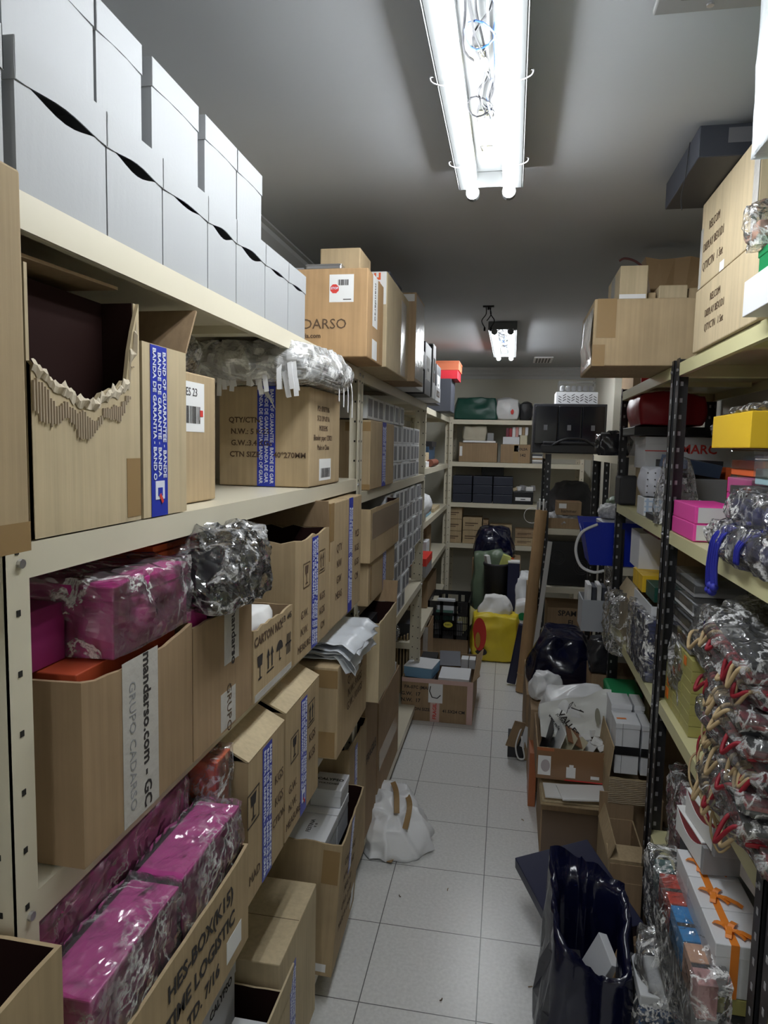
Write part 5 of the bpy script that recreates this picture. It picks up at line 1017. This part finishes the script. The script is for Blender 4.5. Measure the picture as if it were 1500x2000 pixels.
simple('white_box', 'white box with small print standing on the far right bay', 'box', .52, .61, 2.90, 3.1, 1.12, 1.27, WHT); simple('storage_box', 'tan carton standing beside the white printed box on the far right bay', 'box', .615, .82, 2.85, 3.15, 1.0, 1.25, TAN); simple('gift_box', 'maroon box lid lying on the tan carton of the far right bay', 'box', .55, .80, 2.70, 3.0, 1.272, 1.30, MAROON)
simple('storage_box', 'white support box under the white printed box on the far right bay', 'box', .67, .82, 2.86, 3.2, .802, .998, WHT2)
bag('foil_bag', 'crinkled clear wrap hanging off the far right bay shelf', 'plastic wrap', (.475, 3.05, .74), .09, .24, .24, FILM, 15, 0, .018, 18, 18, .4)
# right, level .825 near bay
for i in range(8): clearbox('smoke grey box in the tall column by the slotted post, %s from the top' % ORD[7-i], .50, .64, 1.97, 2.19, .827+i*.054, .879+i*.054, GREY if i % 3 else WHT2, 'smoke grey boxes by the slotted post') if i > 3 else None
OLB = mat('olive yellow card', (.42, .39, .13), .45)
k = 0
for c in range(3):
    for b in range(2):
        for r in range(7 if c else 4):
            if c == 0 and r > 3: continue
            simple('small_gift_box', 'small olive yellow box, %s stack from the far end, %s row, %s layer' % (ORD[c], ('front', 'back')[b], ORD[r]), 'gift box', .50+.085*b, .58+.085*b, 2.13-.10*c, 2.225-.10*c, .8265+r*.0305, .856+r*.0305, OLB, .001, group='olive yellow small gift boxes')
ORS = mat('orange sticker', (.85, .22, .03), .5)
for c, (y, z, s) in enumerate(((2.18, .90, .012), (2.12, .95, .012), (2.06, .98, .01), (2.0, 1.02, .012), (2.19, .86, .016))): simple('orange_sticker', 'orange price sticker on the olive yellow stacks, %s from the far end' % ORD[c], 'sticker', .4975, .499, y-s, y+s, z-s, z+s, ORS, 0, group='orange price stickers')
for i, (x, y, z, dx, dy, dz, s) in enumerate(((.57, 2.12, .83, .13, .18, .24, 3), (.60, 1.86, 1.045, .20, .26, .14, 5), (.64, 1.68, 1.13, .26, .22, .12, 9), (.66, 2.10, 1.10, .16, .2, .10, 14))): bag('plastic_wrap', 'crumpled clear film over the boxes on the right shelf, %s sheet from the far end' % ORD[i], 'plastic wrap', (x, y, max(z, .828)), dx, dy, dz, FILM, s, 0, .022, 14, 22, .35)
for i in range(5): simple('flat_pack', 'grey film packed flat cards on the right shelf, %s from the bottom' % ORD[i], 'cards', .56, .80, 1.66, 1.95, 1.04+i*.018, 1.052+i*.018, GREY if i % 2 else WHT2, 0, rz=.08*i, group='flat cards in film')
simple('storage_box', 'brown box supporting the film packed flat cards', 'box', .60, .80, 1.66, 1.93, .827, 1.038, TAND)
# red gift bags with rope handles, wrapped
rd = random.Random(12)
HND = [mat('rope red', (.26, .008, .02), .6), ROPE]
names = ['uppermost', 'second', 'third', 'fourth', 'fifth', 'sixth', 'seventh', 'lowest']
for i in range(8):
    z = 1.19-i*.047; y = 1.50-.012*i; t = thing('gift_bag_bundle', 'film wrapped bundle of dark red gift bags with rope handles, %s in the pile' % names[i], 'gift bags', (.57, y, z), 0, 'dark red gift bag bundles', (.12, .05*(i % 2), .12*math.sin(i*2)))
    for k in range(3): obj('gift_bag', box(-.12, .12, -.16, .14, .004+k*.012, .013+k*.012, .002), (REDB, MAROON, BLK2)[(i+k) % 3], t)
    obj('plastic_wrap', crumple(.27, .34, .05, 30+i, .012, 18, 18, .35), FILM, t, True)
    for k in range(4):
        bm = bmesh.new(); y0 = rd.uniform(-.15, .12); L_ = rd.uniform(.025, .06); m = HND[0 if (i+k) % 3 == 0 else 1]
        tube(bm, spline([(-.10, y0, .02), (-.135, y0+.004, .026), (-.145-rd.uniform(0,.015), y0+L_/2, .005-rd.uniform(0, .03)), (-.135, y0+L_, .02), (-.10, y0+L_+.004, .02)], 6), .0042, 7); obj('rope_handle', bm, m, t, True)
def heart(s, cx, cz):
    bm = bmesh.new(); pts = []
    for i in range(16):
        q = 2*PI*i/16; pts.append((cx+s*math.sin(q)**3, -.0016, cz+s*(.81*math.cos(q)-.31*math.cos(2*q)-.12*math.cos(3*q))))
    bm.faces.new([bm.verts.new(p) for p in pts]); return bm
# ================================================================== right, level .385
for i in range(7):
    r, c = i % 3, i//3
    simple('small_gift_box', 'small rose pink box in the leaning stacks on the low right shelf, %s' % ORD[i], 'gift box', .535+.01*r, .595+.01*r, 2.12-.085*c, 2.195-.085*c, .387+r*.062+.02*c, .447+r*.062+.02*c, mat('rose card', (.62, .16, .24), .5), .002, group='small rose pink boxes')
bag('plastic_wrap', 'crumpled clear film around the small rose pink boxes', 'plastic wrap', (.585, 2.04, .388), .14, .28, .26, FILM, 41, 0, .018, 16, 20, .3)
for i in range(3):
    simple('maroon_bag', 'maroon flat gift bag leaning on the low right shelf, %s from the far end' % ORD[i], 'gift bag', .60+.02*i, .605+.02*i, 1.80-.02*i, 2.05-.02*i, .388, .64+.02*i, MAROON, 0, rot=(0, -.25, 0), group='maroon flat bags on the low shelf')
def tray(label, x, y, z, L_, hh, rz):
    t = thing('display_tray', label, 'tray', (x, y, z), rz, 'white and red display trays'); bm = bmesh.new(); P = []
    for i in range(13):
        v = -1+i/6; top = hh-.028*(1-v*v); P.append([bm.verts.new((-.045, v*L_/2, 0)), bm.verts.new((-.045, v*L_/2, top)), bm.verts.new((.045, v*L_/2, top)), bm.verts.new((.045, v*L_/2, 0))])
    for a, b in zip(P, P[1:]):
        for k in range(4): bm.faces.new((a[k], a[(k+1)%4], b[(k+1)%4], b[k]))
    bm.faces.new(P[0]); bm.faces.new(P[-1][::-1]); obj('base', bm, PAPER, t); bm = bmesh.new(); P = []
    for i in range(13):
        v = -1+i/6; top = hh-.028*(1-v*v); P.append([bm.verts.new((-.044, v*L_/2, top+.001)), bm.verts.new((-.044, v*L_/2, hh)), bm.verts.new((.044, v*L_/2, hh)), bm.verts.new((.044, v*L_/2, top+.001))])
    for a, b in zip(P, P[1:]):
        for k in range(4): bm.faces.new((a[k], a[(k+1)%4], b[(k+1)%4], b[k]))
    obj('red_lining', bm, REDB, t); obj('end_cap', box(-.046, .046, -L_/2-.016, -L_/2-.001, -.005, hh, .002), GREY, t); obj('lid', box(-.046, .046, -L_/2, L_/2, hh+.001, hh+.005, .001), PAPER, t); return t
tray('white tray with a red curved slot, uppermost of the trays on the low right shelf', .515, 1.68, .70, .17, .06, .1); tray('white tray with a red curved slot directly under the uppermost tray', .505, 1.72, .632, .17, .06, .1); tray('white tray with a red curved slot nearest the orange bow boxes', .60, 1.60, .632, .16, .075, .1)
simple('storage_box', 'grey box under the white trays with red slots', 'box', .50, .62, 1.64, 1.83, .388, .631, GREY); simple('white_box', 'pale box beyond the white trays with red slots', 'box', .50, .56, 1.84, 1.93, .58, .66, WHT2); simple('storage_box', 'dark box under the pale box beyond the white trays', 'box', .50, .58, 1.84, 1.94, .388, .578, SLATE)
simple('red_board', 'flat dark red board bag leaning behind the orange bow boxes', 'gift bag', .585, .592, 1.36, 1.62, .52, .80, REDB, 0, rot=(0, .2, 0)) if False else None
simple('red_board', 'large flat dark red bag leaning behind the orange bow boxes', 'gift bag', .585, .595, 1.40, 1.56, .388, .78, mat('crimson', (.30, .01, .025), .4), 0)
# raffia rope handles hanging over the edge
t = thing('raffia_handles', 'bunch of tan rope handles hanging down from the red gift bags', 'rope', (.45, 1.60, .80))
for k in range(18):
    bm = bmesh.new(); y = rd.uniform(-.12, .08); z = rd.uniform(.0, .16); x = rd.uniform(.0, .03); tube(bm, spline([(x+.02, y, z+.05), (x-.005, y+.01, z+.02), (x-.012, y-.01, z-.02), (x, y-.03, z-.05), (x+.02, y-.035, z-.03)], 4), .0028, 5); obj('rope_loop', bm, ROPE if k % 5 else HND[0], t, True)
# orange bow boxes
ORR = mat('orange ribbon', (.80, .24, .03), .4)
for i in range(3):
    y0 = 1.395+.112*i; t = thing('bow_box', 'white gift box tied with an orange ribbon bow, %s of three' % ('nearest', 'middle', 'farthest')[i], 'gift box', (.497, y0+.055, .505), 0, None); 
    obj('body', box(-.055, .055, -.054, .054, 0, .112, .0015), WHT, t); obj('lid', box(-.057, .057, -.055, .055, .085, .114, .002), WHT, t)
    bm = bmesh.new(); bx(bm, -.028, -.012, -.0553, .0553, .1142, .115); bx(bm, -.028, -.012, -.0565, -.0556, 0, .115); obj('ribbon', bm, ORR, t)
    c = Vector((-.02, -.012, .117))
    for a, ln in ((2.5, .032), (.9, .032), (-.55, .060), (-1.9, .028), (-.75, .035)):
        bm = bmesh.new(); dv = Vector((math.cos(a), math.sin(a), 0)); ribbon(bm, [c, c+dv*ln*.4+Vector((0,0,.006)), c+dv*ln*.8+Vector((0,0,.004)), c+dv*ln], .012, dv.cross(Vector((0,0,1)))); obj('bow_loop' if a > 0 else 'bow_tail', bm, ORR, t)
    obj('bow_knot', box(-.028, -.014, -.02, -.006, .1155, .122, .002), ORR, t)
t, D = simple('gift_box', 'olive box under the nearest orange bow box', 'gift box', .443, .552, 1.395, 1.505, .470, .503, OLIVE); simple('gift_box', 'black box with tied grey bow print under the olive box', 'gift box', .443, .552, 1.395, 1.505, .388, .468, BLK2); hb = thing('heart_box_sleeve', 'dark sleeve printed with grey hearts wrapped round the lowest black box', 'box sleeve', (.4975, 1.3935, .40)); obj('sleeve', box(-.055, .055, -.001, .0008, 0, .066), BLK2, hb); HM = mat('heart grey', (.16, .15, .16), .5); [obj('heart', heart(.007, -.045+.022*(k % 5)+.011*((k//5) % 2), .012+.02*(k//5)), HM, hb) for k in range(15)]; simple('gift_box', 'grey support box under the middle orange bow box', 'gift box', .443, .552, 1.51, 1.615, .388, .503, GREY); simple('gift_box', 'grey support box under the farthest orange bow box', 'gift box', .443, .552, 1.62, 1.73, .388, .503, GREY)
cols = [('teal', mat('teal', (.05, .16, .16), .5)), ('red', mat('vermilion', (.70, .05, .02), .4)), ('red', MATS['vermilion']), ('sky blue', mat('sky blue', (.01, .28, .70), .4)), ('sky blue', MATS['sky blue']), ('pale orange', mat('peach', (.72, .42, .28), .5)), ('rose', mat('soft pink', (.70, .38, .38), .5))]
for i, (nm, m) in enumerate(cols):
    y1 = 1.80-.062*i; t, D = simple('ring_box', '%s ring box in the row beside the bow boxes, %s from the far end' % (nm, ORD[i]), 'ring box', .405, .444, y1-.058, y1, .47, .545, m, .002)
    if i in (2, 4, 6): patch(t, 'black_label', D, '+z', 0, 1, .8, 1, INK)
for i in range(7): simple('ring_box', 'grey ring box hidden beneath the coloured ring boxes, %s from the far end' % ORD[i], 'ring box', .405, .444, 1.742-.062*i, 1.80-.062*i, .388, .469, GREY, .002, group='grey ring boxes below')
bag('plastic_wrap', 'long clear sleeve hanging around the row of ring boxes', 'plastic wrap', (.425, 1.58, .386), .075, .50, .185, FILM, 51, 0, .008, 18, 22, .1)
# near bay things at the lower frame edge
t, D = simple('gift_box', 'black box printed with grey hearts near the lower right frame edge', 'gift box', .49, .64, 1.19, 1.34, .602, .655, BLK2); t, D = simple('gift_box', 'dark grey box with a black bow band at the lower right frame edge', 'gift box', .49, .66, 1.16, 1.34, .655, .70, GREY) if False else (t, D)
# ================================================================== right floor
NB = NAVY
t = thing('navy_bag', 'big glossy navy plastic sack standing open on the tiles, lower right', 'sack', (.245, 1.76, .001)); bm = bmesh.new(); n = 56; R = []
for j, (z, s) in enumerate(((0, .92), (.02, 1.03), (.10, 1.06), (.19, 1.03), (.27, .97), (.34, .92), (.39, .88), (.43, .86))):
    ring = []
    for k in range(n):
        a = 2*PI*k/n; ca, sa = math.cos(a), math.sin(a); r = (abs(ca)**4+abs(sa)**4)**-.25
        q = noise.noise((ca*2.4+3, sa*2.4, z*3)); q2 = noise.noise((ca*6, sa*6, z*5+4)); cr = abs(noise.noise((ca*4+z*6, sa*4, z*2)))
        x = (.118+.02*q+.012*q2-.03*cr*(z > .05))*r*ca*s; y = (.17+.025*q+.012*q2-.03*cr*(z > .05))*r*sa*s
        zz = z + (.06*max(0, math.cos(a-2.3))**2+.02*q)*(z/.43)**2 - .10*max(0, math.cos(a+1.2))**2*(z/.43)**2
        ring.append(bm.verts.new((x, y, zz)))
    R.append(ring)
inner = []
for j, (z, s) in enumerate(((.40, .80), (.25, .8), (.12, .8))): inner.append([bm.verts.new((R[7][k].co.x*s, R[7][k].co.y*s, z-.10*max(0, math.cos(2*PI*k/n+1.2))**2*(z > .3))) for k in range(n)])
for a, b in zip(R+inner, (R+inner)[1:]):
    for k in range(n): bm.faces.new((a[k], a[(k+1)%n], b[(k+1)%n], b[k]))
bm.faces.new(R[0][::-1]); bm.faces.new(inner[-1]); obj('sack_body', bm, NB, t, True)
simple('white_box', 'white box corner showing inside the glossy navy sack', 'box', .24, .265, 1.74, 1.84, .17, .30, WHT, rot=(.2, .35, .3)); simple('paper_bag', 'kraft paper piece inside the glossy navy sack', 'paper', .305, .312, 1.73, 1.78, .24, .36, MATS['kraft'] if 'kraft' in MATS else TAN, 0, rot=(0, .3, 0)); simple('paper_bag', 'dark flat pack inside the glossy navy sack', 'box', .19, .23, 1.66, 1.80, .16, .26, BLK2)
simple('orange_sticker', 'single orange sticker on the right side of the glossy navy sack', 'sticker', .372, .374, 1.60, 1.622, .27, .30, ORS, 0)
o = obj('flat_case', box(-.135, .135, -.17, .17, -.022, .022, .002), NAVYC); o.location = (.255, 2.17, .175); o.rotation_euler = (.22, -.14, .40); tag(o, 'flat navy box leaning back on its edge behind the glossy sack', 'box')
simple('support_box', 'low dark box hidden behind the flat navy box', 'box', .20, .34, 2.20, 2.36, .001, .12, SLATE)
t, D = carton('brown carton on the tiles with dark tape and folded sheets on it', .165, .415, 2.66, 3.0, .001, .225, TAND); patch(t, 'clear_tape', D, '-y', .02, .98, .0, .82, mat('dark glossy tape', (.16, .11, .075), .18, spec=.7))
for k in range(3): patch(t, 'white_scrap', D, '-y', .35+.15*k, .47+.14*k, .10, .17, GREYT, .001)
for i in range(3): simple('flattened_carton', 'flattened cardboard sheet on the brown floor carton, %s from the bottom' % ORD[i], 'cardboard sheet', .16+.004*i, .43, 2.62+.01*i, 2.92, .2265+i*.008, .2325+i*.008, TANP if i == 1 else TAN, 0, rz=.02*i, group='flattened cartons')
for i, (x0, x1, y0, y1, rz) in enumerate(((.175, .27, 2.63, 2.74, .05), (.23, .46, 2.62, 2.74, .16))): simple('foam_sheet', ('small white torn foam board on the flattened sheets', 'long white torn foam board across the flattened sheets')[i], 'foam board', x0, x1, y0, y1, .2515+.008*i, .259+.008*i, PAPER, .001, rz=rz)
t, D = carton('carton patched with brown tape and white labels, heaped with bags and scraps', .145, .425, 2.75, 3.12, .27, .40, TAND, True, jag=.002, inner=INS)
patch(t, 'brown_tape', D, '-y', 0, 1, 0, 1, mat('brown gloss tape', (.26, .145, .075), .2, spec=.7)); patch(t, 'orange_strip', D, '-y', 0, .24, .90, 1, mat('burnt orange', (.4, .13, .05), .4), .0007); patch(t, 'white_label', D, '-y', .02, .20, .12, .74, PAPER, .0008); patch(t, 'white_label', D, '-y', .42, .55, .1, .44, PAPER, .0009); patch(t, 'white_label', D, '-y', .46, .52, .3, .52, PAPER, .001); patch(t, 'white_label', D, '-y', .76, .88, .12, .22, PAPER, .0009); patch(t, 'red_tape', D, '-y', .4, .95, 0, .04, INKR, .001)
oval(t, -.105, -D[1]/2-.0015, .055, .018, .026, mat('stamp', (.45, .40, .42), .6), 'round_stamp')
simple('orange_box', 'burnt orange narrow box at the left of the taped carton', 'box', .128, .16, 3.02, 3.2, .001, .25, MATS['burnt orange']); 
rd = random.Random(6)
for i in range(5): simple('card_pack', 'cream paper insert standing in the taped carton, %s from the left' % ORD[i], 'paper', .165+.028*i, .169+.028*i, 2.78, 2.98, .30, .47-.012*i, (BLK2, PAPER, MATS['cream card'], MATS['cream card'], PAPER)[i], 0, rot=(0, .25+.1*i, .1*i), group='paper inserts in the taped carton')
simple('card_pack', 'brown leather card lying among the scraps in the taped carton', 'card', .26, .34, 2.80, 2.90, .41, .415, mat('leather', (.25, .12, .06), .6), 0, rot=(.3, .5, .2))
for i in range(11): simple('paper_scrap', 'small white cardboard scrap in the taped carton, %s from the viewer' % ORD[i], 'paper scrap', .31+.1*rd.random(), .345+.1*rd.random()+.0, 2.78+.02*i, 2.81+.02*i, .385+.02*rd.random(), .40+.03*rd.random()+.005, PAPER, .001, rot=(rd.uniform(-.6,.6), rd.uniform(-.5,.5), rd.uniform(0,3)), group='white scraps in the taped carton') if i < 7 else None
# VALLES bag
t = bag('shopping_bag', 'rumpled white shopping bag printed VALLES with a cut out handle', 'shopping bag', (.325, 3.02, .405), .30, .20, .15, WBAG, 29, .0, .022, 8, 26, .45, (.8, .8), empty=True, rot=(0, -.1, 0))
bm = bmesh.new(); P = []
for i in range(16):
    for j in range(12):
        u, v = i/15, j/11; P.append(bm.verts.new((-.16+.30*u, -.125+.03*v+.012*noise.noise((u*5, v*5, 1)), -.005+(.13+.06*u)*v+.012*noise.noise((u*4, v*4, 7)))))
for i in range(15):
    for j in range(11): bm.faces.new((P[i*12+j], P[(i+1)*12+j], P[(i+1)*12+j+1], P[i*12+j+1]))
obj('front_sheet', bm, mat('bag sheet', (.78, .79, .77), .4), t, True)
def loose_text(par, s, size, loc, rot, m=INK, bold=True, sx=1.0):
    me = text_mesh(s, size, bold, sx).copy(); me.materials.clear(); me.materials.append(m); o = bpy.data.objects.new('printed_text', me); COL.objects.link(o); o.parent = par; o.location = loc; o.rotation_euler = rot; return o
loose_text(t, 'VALLES', .032, (-.045, -.137, .055), (PI/2-.2, 1.0, 0), sx=1.2); loose_text(t, 'JOYERIA Y ARTE', .014, (-.062, -.137, .055), (PI/2-.2, 1.0, 0)); loose_text(t, 'www.valles.es', .018, (-.095, -.135, .05), (PI/2-.2, 1.05, 0))
bm = bmesh.new(); tube(bm, [(-.04, -.139, .12), (-.02, -.139, .15), (-.012, -.139, .13)], .0014, 5); tube(bm, [(-.03, -.139, .125), (.02, -.139, .105), (.005, -.139, .115)], .0022, 5); tube(bm, [(-.05, -.139, .10), (-.035, -.139, .14), (-.02, -.139, .15)], .0012, 5); obj('bird_emblem', bm, INK, t)
oval(t, .075, -.136, .085, .011, .036, mat('handle hole', (.30, .30, .24), .7), 'handle_hole')
bag('plastic_bag', 'small white rolled plastic bag behind the VALLES bag', 'plastic bag', (.20, 3.32, .40), .14, .12, .12, WBAG, 33, .4, .02, 12, 16, .5, (.8, .7)); carton('low brown carton behind the taped carton, under the rolled plastic bag', .13, .42, 3.16, 3.42, .001, .398, TAND)
# gift bag with rope handle by the aisle
t = thing('gift_bag', 'grey and kraft gift bag with white rope handle lying at the aisle edge', 'gift bag', (.09, 3.55, .001)); bm = bmesh.new(); bx(bm, -.055, .055, -.045, .045, 0, .115); obj('bag_body', bm, BLK2, t)
o = obj('front_panel', box(-.06, .0, -.003, .003, 0, .15, .001), TAND, t); o.location = (-.012, -.06, .06); o.rotation_euler = (.2, .25, .3); o = obj('side_panel', box(0, .06, -.003, .003, 0, .12, .001), WHT2, t); o.location = (.005, -.055, .07); o.rotation_euler = (.1, .25, -.3); loose_text(t, 'ARISTOCRAZY', .009, (.055, -.083, .12), (PI/2, PI/2, -.3))
bm = bmesh.new(); tube(bm, spline([(.02, -.066, .19), (.0, -.085, .15), (-.015, -.09, .08), (.0, -.09, .02), (.03, -.085, .02), (.02, -.085, .08), (.012, -.075, .13)], 7), .004, 7); obj('rope_handle', bm, PAPER, t, True)
carton('large brown board carton under the glossy navy bag', .118, .50, 3.48, 4.08, .001, .352, TAND)
bag('waste_bag', 'glossy navy plastic bag slumped on the large brown board carton', 'bag', (.315, 3.80, .353), .42, .44, .26, NB, 23, 0, .022, 6, 26, .45, (.45, .6))
bm = bmesh.new(); ribbon(bm, spline([(.47, 3.46, .52), (.485, 3.44, .42), (.50, 3.43, .36)], 4), .003); o = obj('string', bm, PAPER); tag(o, 'thin white string hanging from the navy bag', 'string')
t, D = simple('storage_box', 'bright green plastic tub wedged behind the white boxes', 'tub', .46, .62, 3.38, 3.52, .56, .66, GRN, lid=.02) if False else simple('storage_box', 'bright green plastic tub behind the stacked white boxes', 'tub', .455, .60, 3.05, 3.25, .42, .55, GRN, .012, lid=.03); carton('dark brown carton right of the bright green tub', .605, .80, 2.95, 3.25, .30, .62, TAND); carton('brown carton under the bright green tub', .45, .80, 2.97, 3.25, .001, .298, TAND); simple('storage_box', 'tan box under the bright green tub', 'box', .455, .60, 3.05, 3.25, .30, .418, TAN)
# white boxes in corrugated carton
t, D = carton('corrugated carton stood on end holding a pair of white boxes with black band', .405, .56, 2.60, 2.94, .272, .375, card('corrugated raw', (.42, .33, .2), 4), True, jag=.004); bm = bmesh.new()
for k in range(15):
    tube(bm, [(-.0765+i*.017, -.1716, .006+k*.0065+.0012*math.sin(i*1.7+k)) for i in range(10)], .0016, 5)
obj('wavy_fluting', bm, MATS['fluting'], t); flap(t, D, '-x', .12, 84, TAN)
for i, (x0, x1, y0, y1, z0, z1, lb) in enumerate(((.425, .515, 2.63, 2.76, .378, .575, 'tall white box with a black band, front left in the corrugated carton'), (.425, .505, 2.765, 2.90, .378, .60, 'tall white box behind the black banded one'), (.52, .553, 2.63, 2.76, .378, .572, 'narrow white box right of the black banded one'), (.512, .553, 2.765, 2.9, .378, .60, 'narrow white box at the back right of the corrugated carton'))):
    t, D = simple('product_box', lb, 'box', x0, x1, y0, y1, z0, z1, WHT, lid=.02)
    if i in (0, 2): patch(t, 'black_band', D, '-y', -.01, 1.01, .38, .55, BLACK, .0012)
    if i == 0: patch(t, 'box_edge', D, '-y', .28, .29, 0, 1, INK, .001); patch(t, 'orange_mark', D, '+z', .1, .5, .35, .45, ORS, .0008, rot=.1)
carton('brown carton under the corrugated carton of white boxes', .44, .62, 2.66, 2.95, .001, .27, TAND)
t, D = carton('small tan open carton with two arrows mark beside the black post', .375, .50, 2.32, 2.60, .001, .215, TAN, True, low={}, seed=5); flap(t, D, '+y', .10, 92, TAND); flap(t, D, '-y', .07, 15, TAN); flap(t, D, '-x', .06, 70, TAN); symbols(t, D, '-y', .52, .60, .075, 'a', frame=True, m=INK)
t, D = carton('low dark brown open carton behind the clear bag at lower right', .375, .60, 1.98, 2.28, .001, .165, TAND, True, inner=INS); flap(t, D, '+y', .06, 95, TAND)
# clear bag with blue items on the floor
t = bag('plastic_bag', 'tall clear plastic bag of blue and dark packs at the lower right', 'plastic bag', (.395, 1.66, .001), .14, .20, .42, FILM, 61, 0, .02, 11, 26, .3, (.55, .6), empty=True)
for k, (z, m, h) in enumerate(((.01, BLK2, .12), (.135, mat('dark maroon pack', (.07,.02,.02),.5), .06), (.20, mat('denim blue', (.03,.10,.28),.5), .045), (.25, MATS['denim blue'], .04), (.295, WHT2, .03))): obj('pack', box(-.05, .05, -.07, .07, z, z+h, .003), m, t)
t = bag('plastic_bag', 'smaller clear bag with pale gauze at the bottom right of the tiles', 'plastic bag', (.36, 1.44, .001), .10, .16, .30, FILM, 63, 0, .018, 12, 20, .3, (.8, .6), empty=True); obj('pack', box(-.035, .035, -.05, .05, .01, .20, .003), BLK2, t); obj('pack', box(-.03, .03, -.045, .045, .205, .25, .003), GREY, t)
for i in range(3): simple('flat_case', 'flat grey glossy case leaning upright against the right shelving, %s from the aisle' % ORD[i], 'case', .447+.010*i, .455+.010*i, 1.42+.02*i, 1.66+.02*i, .001, .35, (GREY, SLATE, GREY)[i], .002, rot=(0, .06, 0), group='flat cases leaning upright')
# bits on the floor
rd = random.Random(77)
o = None
for i, (x, y) in enumerate(((-.30, 2.62), (-.17, 2.35), (-.33, 2.28), (.12, 1.96), (-.14, 1.86), (.10, 2.9), (-.42, 2.56))):
    b_ = bmesh.new(); tube(b_, spline([(0,0,.002), (.006,.004,.003), (.012,.002+.004*(i%2),.002)], 3), .0016, 5); q = obj('floor_debris', b_, TAND if i % 2 else INKB); q.location = (x, y, .0005); q.rotation_euler.z = i; tag(q, 'tiny brown crumb on the floor tiles, ' + ('beside the white plastic bag', 'in the middle tile column', 'by the low left cartons', 'left of the flat navy box', 'near the bottom of the frame', 'left of the brown floor carton', 'under the edge of the white plastic bag')[i], 'debris', 'crumbs on the floor tiles')
nest()
